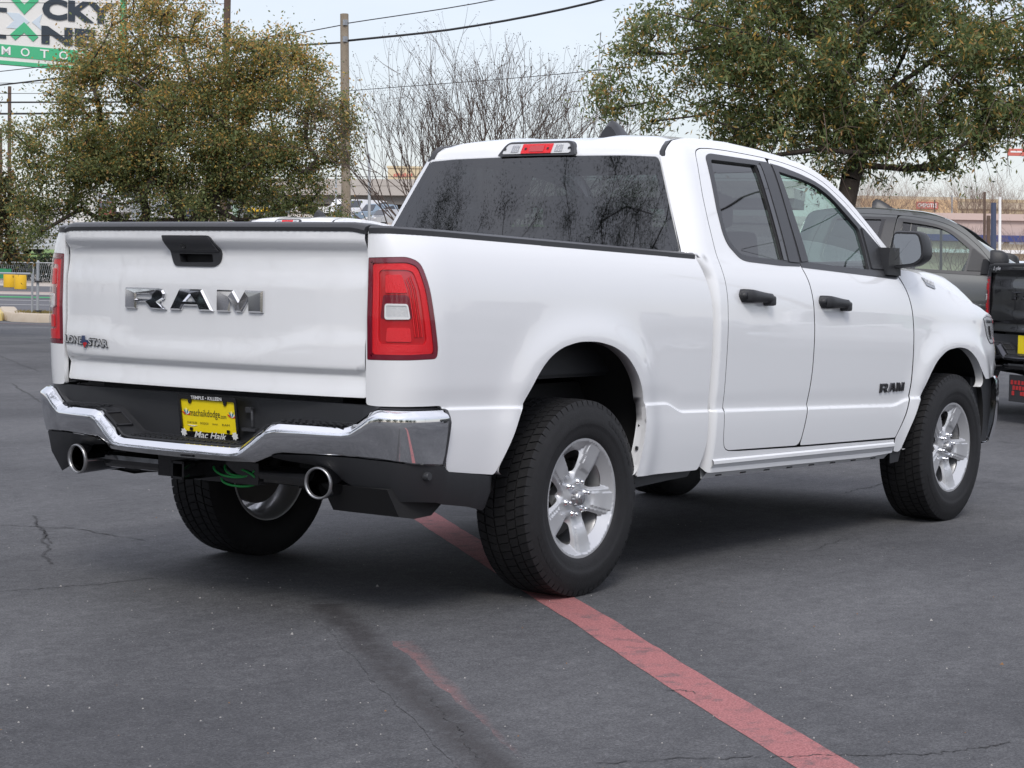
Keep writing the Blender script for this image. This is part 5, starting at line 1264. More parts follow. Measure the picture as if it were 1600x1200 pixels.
branch_net('trunk', (0, 0, 0), None, cl, .055, BARK, o, stems=[[Vector((0, 0, 1.5)), Vector((.1, 0, 3))]], rmin=.003); A = cluster_leaves(cl, 520, .36); leaves('crown', A, .030, .010, pick_cols(len(A), DKG, [1]*3), o)
sheet('hedge_bank', -62, -30, -80, 80, 3, 20, mat('bank', (.10, .09, .06), .95), .05)
V = []; A = []
for (D, L) in [(-34, -48), (-36, -36), (-33, -24), (-37, -12), (-34, 0), (-36, 12), (-33, 24), (-36, 36), (-34, 48)]:
    x, y = XY(D, L); A += [(x+random.gauss(0, 2.6), y+random.gauss(0, 2.6), abs(random.gauss(3.0, 1.5))) for _ in range(2200)]
leaves('far_trees', np.array(A), .5, .3, pick_cols(len(A), DKG, [1]*3), None, kind='stuff')
root, emblem, word = truck()
truck_cab(root, emblem, word)
# ---------------- other pickups: copies of the same body with other paint
def copy_tree(o, parent=None, swap=None):
    c = o.copy(); SC.collection.objects.link(c); c.parent = parent
    if swap and c.type == 'MESH':
        for sl in c.material_slots:
            if sl.material and sl.material.name in swap:
                k = swap[sl.material.name]; sl.link = 'OBJECT'; sl.material = k
    for ch in list(o.children): copy_tree(ch, c, swap)
    return c
def place_truck(local, world, heading, swap, label, drop=(), group='pickup trucks on the lot'):
    c = copy_tree(root, None, swap); a = radians(heading); v = Vector((local[0]*cos(a)-local[1]*sin(a), local[0]*sin(a)+local[1]*cos(a), 0))
    c.location = (world.x-v.x, world.y-v.y, 0); c.rotation_euler = (0, 0, a); c['label'] = label; c['group'] = group
    for ch in list(c.children_recursive):
        try: nm_ = ch.name.split('.')[0]
        except ReferenceError: continue
        if nm_ in drop:
            for q in list(ch.children_recursive): bpy.data.objects.remove(q)
            bpy.data.objects.remove(ch)
    return c
root['group'] = 'pickup trucks on the lot'
GREY = mat('grey_paint', (.075, .080, .080), .35, .35, coat=1.); BLK = mat('black_paint', (.008, .008, .010), .25, coat=1.)
SMALL = ('plate_lettering', 'frame_lettering', 'plate_feathers', 'frame_rosette', 'step_tread', 'loose_wire', 'sill_slots', 'liner_clips', 'plate_wing')
grey_truck = place_truck((1.90, -.88), spot(1384, 380, 20.3), -70, {'white_paint': GREY}, 'dark grey pickup parked beyond the bonnet, its door mirror and side window showing', SMALL)
grey_truck.scale = (1.035, 1.035, 1.035)
black_truck = place_truck((-1.17, .87), spot(1541, 500, 19.4), -32, {'white_paint': BLK, 'chrome': mat('dark_chrome', (.10, .10, .11), .15, .9)}, 'black pickup at the right edge with only part of its tailgate in view', SMALL+('licence_plate', 'plate_frame', 'badge_lettering', 'state_emblem', 'state_stripe'))
white_truck = place_truck((1.02, 0), spot(450, 345, 25.5), 4, {}, 'white pickup whose roof and red brake lamp show above the tailgate', SMALL)
for k, (x_, y_, h_, pm_, lb_) in enumerate(((-9.5, 9.8, -52, BLK, 'black pickup parked out of the picture, reflected in the chrome letters'), (-13.2, 7.6, -48, GREY, 'grey pickup parked out of the picture beside the reflected black one'))):
    place_truck((0, 0), Vector((x_, y_, 0)), h_, {'white_paint': pm_}, lb_, SMALL+('front_seat', 'rear_seat', 'dashboard', 'steering_wheel'))
def on_black(fn_pts, name, m, par): pass
b = MB()      # dealer script, plate and guard on the black pickup
V, F = text_fit('Lyle', .16, .05, shear=.4, offset=.01); b.add([(tailgate_x(.65-v.x, 1.43+v.y)-.003, .66-v.x, 1.435+v.y) for v in V], F); b.obj('dealer_script', WHITEP, black_truck)
b = MB(); b.box((-1.205, .14, .735), (.006, .32, .17), bev=.002); pl_ = b.obj('licence_plate', YEL, black_truck, label='yellow plate of the black pickup')
b = MB(); b.box((-1.26, .16, .33), (.01, .36, .25), bev=.004); fl_ = b.obj('hitch_guard', mat('guard_black', (.03, .03, .033), .6), black_truck, label='dark guard plate with red lettering under the bumper')
for z, xs in ((.385, (-.13, -.075, -.02, .035, .09, .135)), (.335, (-.10, -.05, 0, .05, .10)), (.285, (-.11, .02, .06, .10))):
    for k, x_ in enumerate(xs): b = MB(); b.box((-1.267, .16-x_, z), (.004, .034, .034 if k % 2 else .040)); b.obj('guard_mark', mat('guard_red', (.55, .03, .03), .5), fl_)
for k, (x_, y_, h_, pm_, lb_) in enumerate(((15.5, -9.5, 75, {}, 'white pickup parked beyond the right edge of the picture, reflected in the doors'), (11.5, -11.5, 70, {'white_paint': GREY}, 'grey pickup parked beyond the right edge of the picture, nearest the camera side'), (19.5, -7.6, 78, {'white_paint': BLK}, 'black pickup parked beyond the right edge of the picture, farthest along the row'))):
    place_truck((0, 0), Vector((x_, y_, 0)), h_, pm_, lb_, SMALL+('front_seat', 'rear_seat', 'dashboard', 'steering_wheel'))
# ---------------- small distant vehicles
CARG = mat('far_glass', (.03, .035, .045), .15, coat=.5)
def car_bm(L, W, H, kind):
    hb = H*.52; prof = {'car': [(0,.22),(0,hb*.95),(.14*L,hb),(.30*L,H),(.66*L,H),(.82*L,hb*1.05),(L,hb*.85),(L,.22)], 'suv': [(0,.25),(0,hb),(.04*L,H*.96),(.10*L,H),(.62*L,H),(.76*L,hb*1.05),(L,hb*.92),(L,.25)],
        'pickup': [(0,.35),(0,hb*1.05),(.40*L,hb*1.05),(.42*L,H),(.64*L,H),(.76*L,hb*1.08),(L,hb*.98),(L,.35)], 'van': [(0,.25),(0,H*.97),(.05*L,H),(.72*L,H),(.86*L,hb*1.05),(L,hb*.8),(L,.25)]}[kind]
    return prof, hb
def far_car(px, D, head, col, kind, label, L=4.6, W=1.8, H=1.5, dz=0., group='cars on the far road'):
    prof, hb = car_bm(L, W, H, kind); o = empty('car', on_ground(px, D, .05+dz), label, 'car', group, rz=head)
    b = MB(); n = len(prof)
    for (s, wd) in ((0, W),):
        V = []
        for y in (-1, 1):
            for x, z in prof: V.append((x-L/2, y*W/2*(1 if z <= hb*1.1 else .82), z))
        F = [tuple(range(n)), tuple(range(n, 2*n))]+[(i, (i+1) % n, n+(i+1) % n, n+i) for i in range(n)]; b.add(V, F)
    b.obj('body', mat('car_'+'_'.join(str(int(c*100)) for c in col), col, .3, .2, coat=1.), o, fix=True)
    b = MB()
    # window band
    top = [p for p in prof if p[1] > hb*1.1]; x0 = min(p[0] for p in top)-L/2; x1 = max(p[0] for p in top)-L/2
    for y in (-1, 1): b.add([(x0-.02*L, y*(W/2*.97), hb*1.12), (x1+.10*L, y*(W/2*.97), hb*1.12), (x1+.01*L, y*W/2*.835, H*.94), (x0+.03*L, y*W/2*.835, H*.94)], [(0, 1, 2, 3)])
    if kind != 'pickup' or True:
        i = prof.index(top[-1]); a_, c_ = prof[i], prof[i+1]
        b.add([(lerp(a_[0], c_[0], t)-L/2+.03, y*W/2*(.78 if t < .5 else .90), lerp(a_[1], c_[1], t)+.02) for t, y in ((.12, -1), (.12, 1), (.9, 1), (.9, -1))], [(0, 1, 2, 3)])
        i = prof.index(top[0]); a_, c_ = prof[i], prof[i-1]; b.add([(lerp(a_[0], c_[0], t)-L/2-.03, y*W/2*(.78 if t < .5 else .88), lerp(a_[1], c_[1], t)+.01) for t, y in ((.15, -1), (.15, 1), (.55 if kind in ('suv', 'van') else .85, 1), (.55 if kind in ('suv', 'van') else .85, -1))], [(0, 1, 2, 3)])
    b.obj('windows', CARG, o)
    for x in (-.31*L, .31*L):
        for y in (-1, 1): b = MB(); b.lathe([(0, -.1), (.32, -.1), (.34, -.06), (.34, .1)], 14, 'Y', (x, y*(W/2-.09), .34)); b.obj('wheel', RUBBER, o, angle=40)
    b = MB()
    for y in (-.7, .7): b.box((L/2, y*W/2*1.0, hb*.78), (.06, .30, .14))
    b.obj('headlights', WHITEP, o)
    return o
hd = math.atan2(FH.y, FH.x)
SILV = (.45, .46, .48); WHT = (.75, .76, .78); DK = (.03, .035, .045); BLU = (.03, .05, .12); REDC = (.28, .03, .03)
for px, D, dh, col, kind, lab in (
    (152, 262, 3.0, WHT, 'car', 'tiny white car highest on the road beside the pale column'), (162, 268, 3.05, REDC, 'car', 'tiny dull red car at the top of the road'),
    (172, 236, 2.95, SILV, 'car', 'silver car midway down the road, right of the white one'), (183, 226, 3.05, DK, 'suv', 'dark sport utility car midway down the road'),
    (152, 208, 2.9, WHT, 'pickup', 'white pickup low on the road at the pale column'), (172, 202, 3.0, DK, 'suv', 'dark car with bright lamps low on the road'),
    (192, 198, 3.0, (.04,.06,.07), 'suv', 'large dark car with bright lamps in front of the white lorry'), (166, 196, 3.1, REDC, 'car', 'dark red car lowest on the road'),
    (232, 196, 3.0, BLU, 'car', 'blue car to the right of the white lorry'), (258, 190, 3.0, SILV, 'car', 'silver car half hidden below the oak'), (290, 195, 3.0, BLU, 'suv', 'dark blue car between the two oak stems'), (300, 200, 3.0, DK, 'pickup', 'black pickup between the two oak stems')):
    far_car(px, D, hd+dh, col, kind, lab)
far_car(86, 112, hd+2.2, SILV, 'suv', 'silver car behind the left tail lamp', H=1.7)
far_car(553, 218, hd+2.5, BLU, 'suv', 'dark blue car leftmost under the overpass', L=4.8, H=1.8, group='cars under the overpass'); far_car(566, 206, hd+2.5, WHT, 'van', 'white van beside the grey lamp post', L=5, H=2.0, group='cars under the overpass')
far_car(583, 198, hd+2.4, (.25,.33,.42), 'suv', 'pale blue sport utility car just right of the lamp post', L=4.7, H=1.75, group='cars under the overpass'); far_car(606, 188, hd+2.3, SILV, 'car', 'silver saloon nearest the cab', L=4.6, H=1.45, group='cars under the overpass')
for k, (px, D, col) in enumerate(((558, 246, WHT), (570, 247, SILV), (588, 248, WHT), (528, 225, WHT))): far_car(px, D, hd+1.6, col, 'suv', ['white car parked left of the overpass lamp post', 'silver car parked in the row under the bridge', 'white car parked at the right of the row under the bridge', 'white car left of the wooden pole'][k], L=4.8, H=1.8, group='cars parked under the bridge')
far_car(1588, 68, hd+2.7, (.62,.67,.72), 'pickup', 'pale blue pickup facing the lot by the pink building', L=5.4, W=1.95, H=1.85, group=None)
o = empty('lorry', on_ground(216, 190, .05), 'white lorry coming down the far road', 'lorry', rz=hd+3.0)
b = MB(); b.box((-4, 0, 2.3), (9, 2.5, 2.9), bev=.05); b.obj('trailer', mat('lorry_white', (.75, .76, .77), .5), o); b = MB(); b.box((1.6, 0, 1.75), (2.0, 2.4, 2.5), bev=.2); b.box((3.1, 0, 1.25), (1.6, 2.1, 1.3), bev=.2); cab_ = b.obj('cab', MATS['lorry_white'], o)
b = MB(); b.box((2.62, 0, 2.35), (.05, 2.0, .8)); b.obj('windscreen', CARG, cab_); b = MB(); b.box((3.92, 0, 1.1), (.05, 1.2, .7)); b.obj('grille', STEEL, cab_)
for x in (3.0, .5, -6.5, -7.7):
    for y in (-1, 1): b = MB(); b.lathe([(0, -.12), (.48, -.12), (.5, .1)], 14, 'Y', (x, y*1.1, .5)); b.obj('wheel', RUBBER, o)
# ---------------- poles and wires
WOOD = mat('pole_wood', (.23, .185, .135), .9, noise=(6, .3, (.32, .27, .21)), bump=(30, .8)); WOODD = mat('dark_pole_wood', (.085, .055, .042), .9, noise=(8, .3, (.13, .09, .07))); GALV = mat('galvanised', (.36, .38, .40), .5, .5); WIRE = mat('cable', (.02, .02, .022), .6)
def pole(name, px0, py0, px1, py1, D, r0, r1, m, label, cat, sink=2.0, **kw):
    """from foot (px0,py0) to head (px1,py1); the foot is carried down to the ground"""
    a, c = spot(px0, py0, D), spot(px1, py1, D); d = (c-a).normalized(); g = ground_z(a.x, a.y); a = a-d*max(0, (a.z-g)/d.z)
    o = empty(name, a, label, cat); b = MB(); b.tube([Vector(), (c-a)*.5, c-a], [r0, (r0+r1)/2, r1], 14); b.obj('shaft', m, o, angle=40); return o, a, c
def wire(pts, r, label, sag=0., group='overhead wires'):
    T = [0.]
    for i in range(1, len(pts)): T.append(T[-1]+(Vector(pts[i])-Vector(pts[i-1])).length)
    cs = [Curve([(T[i], pts[i][j]) for i in range(len(pts))]) for j in range(3)]; P = []
    for k in range(61):
        t = T[-1]*k/60; P.append(Vector((cs[0](t), cs[1](t), cs[2](t)-sag*4*(k/60)*(1-k/60))))
    b = MB(); b.tube(P, r, 5); return b.obj('wire', WIRE, None, smooth=True, label=label, cat='wire', group=group)
up, ua, uc = pole('utility_pole', 541, 345, 538, 22, 45, .112, .094, WOOD, 'weathered wooden pole standing between the oak and the bare tree', 'utility pole')
for k in range(3): b = MB(); b.box(spot(540, (62, 36, 205)[k], 45)-up.location+Vector((-.08, -.06, 0)), (.10, .06, .12)); b.obj('bracket', GALV, up)
b = MB(); b.box(spot(541, 236, 44.9)-up.location, (.23, .23, .03)); b.obj('band', GALV, up)
pole('utility_pole', 348, 350, 356, -30, 42, .085, .07, WOODD, 'dark brown pole rising out of the top of the left oak', 'utility pole'); pole('utility_pole', 331, 350, 331, 270, 44, .075, .07, WOODD, 'brown post low behind the oak, left of the taller brown pole', 'utility pole')
far_p, fa, fc = Vector((30.5, -16, 0)), 0, 0
o = empty('utility_pole', far_p, 'wooden pole beyond the right edge that carries the wires seen in the side windows', 'utility pole'); b = MB(); b.tube([(0, 0, 0), (0, 0, 11.5)], [.15, .11], 12); b.obj('shaft', WOOD, o); b = MB(); b.box((0, 0, 10.6), (.12, 2.4, .12)); b.obj('crossarm', WOOD, o)
def wline(a, dz, r, label, sag): wire([a, Vector((30.5, -16, dz)), Vector((31, -60, dz))], r, label, sag)
wire([spot(540, 64, 45), spot(720, 42, 43.5), spot(925, 0, 42), spot(1300, -120, 38), Vector((30.5, -16, 9.2))], .026, 'thick cable from the wooden pole to the upper right', .10)
wire([spot(539, 37, 45), spot(770, -1, 43), spot(1100, -80, 40), Vector((30.5, -16, 10.4))], .012, 'thin upper wire from the head of the wooden pole', .05)
wire([spot(545, 142, 45), spot(950, 106, 40), spot(1300, 55, 36), Vector((30.5, -16, 7.6))], .008, 'lowest thin wire passing behind the bare tree', .04)
for (x_, y_), lab in (((14.8, -43), 'wooden pole far to the right, out of the picture, holding three reflected wires'), ((27.5, 43), 'wooden pole far to the left, out of the picture, holding three reflected wires')):
    o = empty('utility_pole', (x_, y_, 0), lab, 'utility pole'); b = MB(); b.tube([(0, 0, 0), (0, 0, 12.5)], [.15, .11], 12); b.obj('shaft', WOOD, o); b = MB(); b.box((0, 0, 11.4), (2.4, .12, .12)); b.obj('crossarm', WOOD, o)
for z_, r_, lab in ((11.4, .012, 'uppermost of three wires reflected in the side windows'), (10.3, .026, 'thick middle cable reflected in the side windows'), (9.0, .012, 'lowest of three wires reflected in the side windows')): wire([Vector((14.8, -43, z_+.2)), Vector((20, -7.4, z_-.3)), Vector((27.5, 43, z_+.2))], r_, lab, 0)
wire([spot(540, 38, 45), spot(400, 62, 47), spot(250, 80, 50), spot(-60, 118, 56)], .012, 'thin wire running left from the pole into the oak', .04); wire([spot(540, 66, 45), spot(400, 74, 47), spot(250, 98, 50), spot(-60, 140, 56)], .022, 'thick cable running left from the pole into the oak', .04)
for k, (y0, y1, r) in enumerate(((130, 128, .008), (146, 146, .008), (160, 159, .022), (178, 176, .026), (55, 57, .012), (4, 6, .008))): wire([spot(-40, y0, 52), spot(360, y1, 50)], r, ['faint upper wire left of the oak', 'faint second wire left of the oak', 'dark cable at the left edge above the thickest one', 'thickest dark cable at the left edge', 'wire crossing the middle of the motor sign', 'wire crossing the top of the motor sign'][k])
# signal poles and lamp posts at the left
pole('signal_pole', 14, 428, 15, 135, 88, .09, .075, WOODD, 'brown signal pole second from the left edge', 'pole'); pole('signal_pole', 33, 428, 33, 300, 90, .085, .075, GALV, 'slimmer grey pole right of the brown signal poles', 'pole'); pole('signal_pole', 1, 425, 0, 200, 86, .10, .09, WOODD, 'thick brown pole right at the left edge', 'pole')
o = empty('signal_box', on_ground(9, 92), 'white cabinet between the left poles', 'cabinet'); b = MB(); b.box((0, 0, 1.0), (.55, .45, 1.5), bev=.03); b.obj('cabinet_body', WHITEP, o)
pole('lamp_post', 577, 348, 577, 240, 120, .11, .07, GALV, 'grey lamp post between the wooden pole and the cab', 'lamp post'); pole('lamp_post', 525, 300, 525, 262, 200, .12, .08, GALV, 'thin lamp post on the overpass left of the wooden pole', 'lamp post')
# ---------------- fence, gate and barrels by the street
gp = on_ground(57, 46.8, .14)
def post(px, D, h, r, label, z=.14, name='gate_post', cat='gate post'):
    o = empty(name, on_ground(px, D, z), label, cat); b = MB(); b.tube([(0, 0, 0), (0, 0, h)], r, 12); b.lathe([(0, h+.03), (r*.8, h+.02), (r*1.15, h), (r*1.15, h-.05)], 12, 'Z'); b.obj('tube', GALV, o, angle=40); return o
o = post(57, 46.8, 1.24, .034, 'tall grey steel gate post on the planting strip'); b = MB(); b.box((0, -.02, .1), (.12, .10, .03)); b.box((0, -.02, .78), (.14, .10, .04)); b.obj('hinge', DARKM, o)
gate_ = empty('pipe_gate', on_ground(48.5, 47.0, .14), 'grey pipe gate leaf beside the tall gate post', 'gate'); b = MB(); e = on_ground(-60, 47.4, .14)-gate_.location
b.tube([(0, 0, .05), (0, 0, .97)], .026, 10); b.obj('stile', GALV, gate_); b = MB(); b.tube([(0, 0, .95), e+Vector((0, 0, .95))], .026, 10); b.obj('rail', GALV, gate_)
fe = empty('chain_link_fence', on_ground(-40, 82), 'low chain link fence across the street behind the barrels', 'fence'); a0 = fe.location
for px in (-40, 50, 110, 170): b = MB(); p = on_ground(px, 82)-a0; b.tube([p, p+Vector((0, 0, .80))], .03, 8); b.obj('fence_post', GALV, fe)
b = MB(); b.tube([Vector((0, 0, .78)), on_ground(200, 82)-a0+Vector((0, 0, .78))], .022, 6); b.obj('top_rail', GALV, fe)
b = MB(); q0, q1 = Vector((0, 0, 0)), on_ground(200, 82)-a0
for k in range(76):
    for s_ in (1, -1): p = q0.lerp(q1, k/75); p2 = q0.lerp(q1, min(1, max(0, (k+s_*2)/75))); b.tube([p+Vector((0, 0, .05)), p2+Vector((0, 0, .77))], .006, 3, cap=False)
b.obj('mesh_wire', GALV, fe, kind='stuff')
for k, (px, D) in enumerate(((13, 78.6), (30, 77.6))):
    o = empty('traffic_barrel', on_ground(px, D), ['yellow barrel further left, partly behind the other', 'yellow barrel nearer the gate post'][k], 'barrel', 'yellow crash barrels at the street'); b = MB(); w = .23
    b.lathe([(0, .0), (w*.97, .0), (w, .03), (w*1.0, .50), (w*.95, .54), (0, .54)], 28, 'Z'); b.obj('drum', mat('barrel_yellow', (.80, .48, .02), .55), o, angle=35)
b = MB(); b.box((0, 0, .55), (.5, .06, .4)); o = new_obj('utility_sign', mesh(b.v, b.f), mat('sign_green', (.02, .20, .09), .6), None, 'small green sign low behind the gate rail at the left', 'sign'); o.location = on_ground(6, 81.5, -.2); o.rotation_euler = (0, 0, hd-pi/2)
o = empty('roadside_column', on_ground(133, 135), 'broad pale concrete column in front of the far road', 'column'); b = MB(); b.box((0, 0, 3.0), (1.29, 1.29, 9.0), rz=hd, bev=.05); b.obj('column_shaft', mat('pale_concrete', (.60, .58, .57), .85, noise=(.8, .3, (.66, .65, .64))), o)
# ---------------- motor sign
D = 62; SGN = empty('roadside_sign', spot(40, 50, D), 'large pale roadside sign with green chevrons and a green motors band', 'sign')
sx_, sz_ = RH.copy(), Vector((0, 0, 1)); sn = -FH; K_ = D/FPX
def sg(px, py, d=0.): px += 0; return RH*((px-40)*K_)+sz_*(-(py-50+.065*(px-40))*K_)+sn*d
def splate(P, d0, d1): bb = MB(); P = P if poly_area(P) > 0 else P[::-1]; bb.prism(P, d0, d1, lambda a, q, h: sg(a, q, h)); return bb
SG = mat('sign_green_band', (.055, .42, .20), .5); SI = mat('sign_navy', (.020, .032, .048), .5); SW = mat('sign_face', (.70, .69, .66), .5, noise=(.8, .3, (.75, .74, .72))); SB = mat('sign_pale_blue', (.55, .63, .70), .5)
splate([(-115,-75),(196,-75),(196,103),(-115,103)], -.25, 0).obj('cabinet', SW, SGN, fix=True)
b = MB()
for P_ in ([(-115,97),(196,97),(196,103),(-115,103)], [(188,-75),(196,-75),(196,97),(188,97)]): q = splate(P_, -.26, .03); b.add(q.v, q.f)
b.obj('sign_frame', SG, SGN, fix=True)
splate([(-110,72),(188,72),(188,91),(-110,91)], .0, .02).obj('band', SG, SGN, fix=True)
b = MB()
for P_ in ([(16,0),(38,23),(60,0),(60,-14),(38,8),(16,-14)], [(16,56),(38,35),(60,56),(52,64),(38,51),(24,64)]): q = splate(P_, .0, .03); b.add(q.v, q.f)
b.obj('chevrons', SG, SGN, fix=True)
b = MB()
for P_ in ([(10,22),(30,22),(46,34),(30,46),(10,46),(22,34)], [(66,20),(50,34),(66,46),(62,34)]): q = splate(P_, .0, .02); b.add(q.v, q.f)
b.obj('chevron_tints', SB, SGN, fix=True)
def stext(s, x0, x1, y0, y1, m, d=.035, **kw):
    V, F = text_fit(s, 1, 1, **kw); bb = MB(); bb.add([sg(lerp(x0, x1, v.x+.5), lerp(y1, y0, v.y+.5), d) for v in V], F); return bb.obj('lettering', m, SGN)
stext('CKY', 66, 180, -5, 28, SI, offset=.05); stext('NE', 65, 150, 38, 66, SI, offset=.05); stext('L', -20, 11, -5, 22, SI, offset=.05); stext('L', -20, 10, 38, 63, SI, offset=.05)
for k, ch_ in enumerate('MOTORS'): stext(ch_, 3+k*30, 17+k*30, 75, 88, WHITEP, offset=.01)
b = MB(); p = sg(215, 112, -.12); b.tube([p, Vector((p.x, p.y, ground_z(*on_ground(215, 62)[:2])-SGN.location.z))], .16, 12); b.obj('sign_post', GALV, SGN)
# ---------------- overpass and far buildings
def bld(name, px0, px1, D, ytop, label, m, depth=10, ybot=None, cat='building', roof=None):
    """box building: left and right photo columns, roof line, sitting on the terrain"""
    a, c = on_ground(px0, D), on_ground(px1, D); top = spot((px0+px1)/2, ytop, D).z; g = min(a.z, c.z)-1.5; o = empty(name, ((a.x+c.x)/2, (a.y+c.y)/2, g), label, cat, rz=math.atan2(-RH.y, -RH.x)+pi)
    W_ = (c-a).length; H_ = top-g; b = MB(); b.box((0, depth/2, H_/2), (W_, depth, H_)); b.obj('wall', m, o); b = MB(); b.box((0, depth/2, H_+.1), (W_+.3, depth+.3, .25)); b.obj('roof', roof or m, o); return o, W_, H_
TAN = mat('tan_wall', (.50, .40, .26), .85, noise=(.5, .3, (.56, .46, .31))); BEIGE = mat('beige_wall', (.52, .44, .33), .85, noise=(.6, .3, (.57, .49, .38))); PINK = mat('pink_wall', (.52, .40, .36), .85, noise=(.5, .3, (.57, .45, .41))); OCH = mat('ochre_band', (.60, .42, .25), .8)
def wins(o, W_, xs, z, w, h, m=CARG, name='window', fr=None):
    for x in xs:
        b = MB(); b.box((x*W_/2, -.02, z), (w, .06, h)); q = b.obj(name, m, o)
        if fr: b = MB(); b.box((x*W_/2, -.05, z+h/2+.06), (w+.2, .12, .1)); b.obj('lintel', fr, q)
o, W_, H_ = bld('shop_building', 1338, 1487, 150, 312, 'tan shop building with an ochre band and a red restaurant sign', BEIGE); b = MB(); b.box((0, -.12, H_-.50), (W_+.1, .2, 1.0)); b.obj('fascia', OCH, o)
K_ = 150/FPX; xx = (1440-1412.5)*K_; b = MB(); b.box((xx, -.28, H_-.42), (34*K_, .10, .52)); sgn_ = b.obj('sign_panel', mat('sign_red', (.55, .14, .11), .5), o); V, F = text_fit('CHIPOTLE', 30*K_, .30, offset=.03); b = MB(); b.add([(xx+v.x, -.34, H_-.42+v.y) for v in V], F); b.obj('lettering', WHITEP, sgn_)
wins(o, W_, [-.2, .3, .7], H_-3.6, 1.6, 1.6)
for x in (-.9, -.45, .05, .55): b = MB(); b.box((x*W_/2, .4, H_-2.2), (.25, .15, 3.2)); b.obj('pilaster', TAN, o)
o, W_, H_ = bld('shop_building', 1488, 1680, 160, 317, 'long tan store right of the ochre band, behind the bare shrubs', TAN); b = MB(); b.box((0, -.08, H_-.3), (W_, .15, .5)); b.obj('parapet', BEIGE, o); b = MB(); b.box((-.2*W_, -.1, H_-2.6), (W_*.5, .12, .25)); b.obj('canopy', WHITEP, o); wins(o, W_, [-.6, -.2, .2, .6], H_-4.2, 2.0, 1.6)
o, W_, H_ = bld('office_building', 1420, 1720, 78, 344, 'pink low building with a blue band over its windows', PINK, 8); K_ = 78/FPX
b = MB(); b.box((0, -.25, H_-1.22), (W_, .5, .14)); b.obj('ledge', WHITEP, o); zb = spot(1560, 373, 78).z-o.location.z; b = MB(); b.box((0, -.16, zb), (W_, .30, 10*K_)); b.obj('blue_band', mat('blue_paint', (.035, .055, .20), .6), o)
b = MB(); b.box((0, -.03, zb-.15-1.0), (W_, .05, 2.0)); b.obj('lower_wall', BEIGE, o); wins(o, W_, [(px-1570)*K_*2/W_ for px in (1532, 1550, 1581, 1620)], spot(1560, 393, 78).z-o.location.z, .36, .55, fr=WHITEP)
K_ = 255/FPX; o, W_, H_ = bld('store_building', 601, 655, 255, 263, 'cream building with red lettering above the overpass', mat('cream_wall', (.60, .50, .33), .85, noise=(.3, .3, (.66, .56, .39)))); b = MB(); [b.box((-1.35+.27*k_, -.1, H_-.95+.05*(k_ % 3)), (.17, .05, .34+.1*(k_ % 2))) for k_ in range(9)]; b.obj('sign_marks', MATS['sign_red'], o); b = MB(); b.box((.3, -.05, H_-2.6), (1.9, .1, 1.3)); b.obj('window', CARG, o)
OV = empty('overpass', spot(620, 300, 235), 'concrete road overpass behind the wooden pole', 'overpass'); CG = mat('overpass_concrete', (.40, .37, .34), .9, noise=(.3, .3, (.46, .43, .40)))
a = spot(250, 298.4, 242.7)-OV.location; c = spot(1250, 287.8, 221.7)-OV.location; d = (c-a); L_ = d.length; rz = math.atan2(d.y, d.x)
b = MB(); b.box((a+c)/2+Vector((0, 0, -.55)), (L_, 9, 1.1), rz=rz); b.obj('deck', CG, OV); b = MB(); b.box((a+c)/2+Vector((FH.x*-4.6, FH.y*-4.6, .35)), (L_, .25, .75), rz=rz); b.obj('barrier', CG, OV); b = MB(); b.box((a+c)/2+Vector((FH.x*-4.4, FH.y*-4.4, 1.0)), (L_, .06, .06), rz=rz); b.obj('railing', DARKM, OV)
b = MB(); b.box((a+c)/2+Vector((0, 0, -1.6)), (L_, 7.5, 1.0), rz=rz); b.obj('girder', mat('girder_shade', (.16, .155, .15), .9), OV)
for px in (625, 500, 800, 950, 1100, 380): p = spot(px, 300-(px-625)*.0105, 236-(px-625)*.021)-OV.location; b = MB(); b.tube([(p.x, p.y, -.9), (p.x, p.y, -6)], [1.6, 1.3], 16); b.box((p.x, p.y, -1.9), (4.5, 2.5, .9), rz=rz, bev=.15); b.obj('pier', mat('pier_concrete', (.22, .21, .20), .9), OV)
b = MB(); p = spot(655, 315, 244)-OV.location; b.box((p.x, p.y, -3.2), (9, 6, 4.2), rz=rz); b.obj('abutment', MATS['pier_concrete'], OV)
o, W_, H_ = bld('low_shops', 500, 640, 262, 310, 'low row of shops seen below the overpass', BEIGE); wins(o, W_, [-.8, -.5, -.2, .1, .4, .7], H_-2.2, 1.4, 1.6)
K_ = 118/FPX; o, W_, H_ = bld('fuel_shop', 362, 428, 118, 328, 'grey shop with yellow letters half hidden by the oak', mat('shop_grey', (.20, .21, .22), .8), 6); b = MB(); b.box((-W_/2+.12, -.15, H_/2), (.30, .3, H_+.6)); b.obj('green_pillar', mat('pillar_green', (.30, .42, .34), .7), o); b = MB(); V, F = text_fit('OPEN', 24*K_, .26, offset=.04)
for k in range(5): b.box((-.35+k*.26, -.12, H_+.02), (.17, .10, .26), bev=.02)
b.obj('yellow_letters', mat('letter_yellow', (.80, .50, .02), .5), o); wins(o, W_, [-.3, .3], H_-1.0, .6, 1.2)
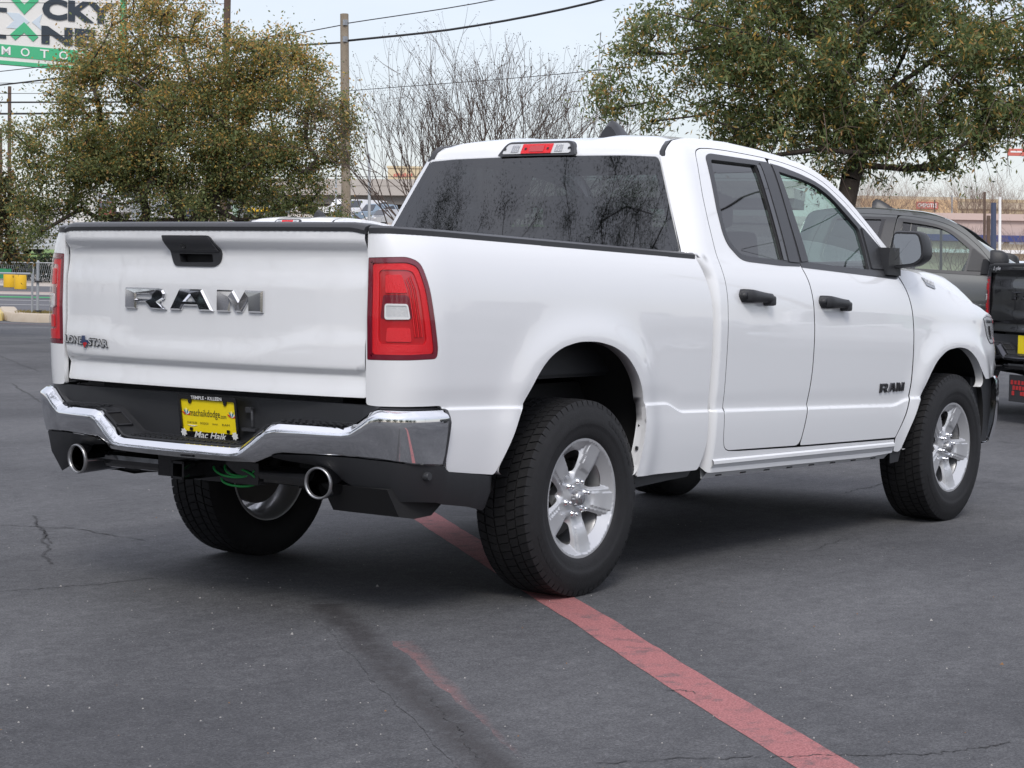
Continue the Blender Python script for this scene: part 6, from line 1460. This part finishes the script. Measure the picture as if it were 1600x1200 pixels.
# right-hand poles, posts and bare shrubs in front of the pink building
for k, (px, y1, D, r, m_, lab) in enumerate(((1538, 300, 60, .045, WOODD, 'thin brown pole left of the navy post'), (1544, 337, 62, .07, WOODD, 'short brown pole just left of the navy post'), (1552, 317, 58, .088, mat('navy_post', (.045, .06, .11), .6), 'thick navy blue post before the pink building'), (1562, 308, 66, .05, WHITEP, 'slim white pole right of the navy post'), (1470, 340, 70, .05, DARKM, 'short dark post on the roof edge of the pink building'), (1487, 305, 120, .06, GALV, 'thin grey pole in front of the tan store'), (1460, 312, 140, .05, DARKM, 'thin dark pole near the restaurant sign'))):
    pole('post', px, 432, px+.5, y1, D, r, r*.85, m_, lab, 'pole')
BSH = mat('bare_shrub', (.22, .155, .12), .95)
for k, (px, D, h, st_, sd_) in enumerate(((1506, 88, 3.6, 8, 3), (1528, 92, 3.4, 8, 7), (1575, 72, 2.3, 5, 9), (1492, 74, 2.2, 4, 12), (1598, 86, 3.2, 8, 15), (1345, 120, 3.6, 9, 18), (1365, 118, 3.6, 9, 22), (1390, 122, 3.4, 9, 25), (1550, 95, 3.2, 8, 28))):
    o = empty('bare_shrub', on_ground(px, D), ['tall tan bare shrub behind the grey door mirror', 'bare shrub over the left half of the pink building', 'small bare tree in front of the pink building windows', 'leaning bare sapling at the left end of the blue band', 'bare shrub at the right edge above the pink building', 'leftmost bare shrub in front of the tan shop', 'middle bare shrub in front of the tan shop', 'bare shrub below the red restaurant sign', 'bare shrub behind the navy post'][k], 'shrub', 'bare shrubs before the shops')
    bare_tree(o, (0, 0, 0), h*1.45, .6, st_+3, 5, .026, BSH, sd_, spread=.5, kink=.12)
shrub(1590, 84, 1.0, 1.6, 900, 'green shrub at the right edge behind the slim white pole', [(.06,.09,.03),(.05,.07,.03)], z=1.6)
o = empty('store_sign', spot(1590, 238, 90), 'red and white sign peeking through leaves at the right edge', 'sign'); b = MB(); b.box((0, 0, 0), (.9, .12, .32), rz=hd-pi/2, bev=.02); b.obj('panel', MATS['sign_red'], o); b = MB(); R_ = Matrix.Rotation(hd-pi/2, 3, 'Z'); b.box(R_ @ Vector((-.08, -.065, .02)), (.5, .02, .07), R=R_); b.obj('sign_stripe', WHITEP, o); b = MB(); b.tube([(.45*RH.x, .45*RH.y, -.15), (.45*RH.x, .45*RH.y, -5)], .05, 8); b.obj('sign_post', GALV, o)
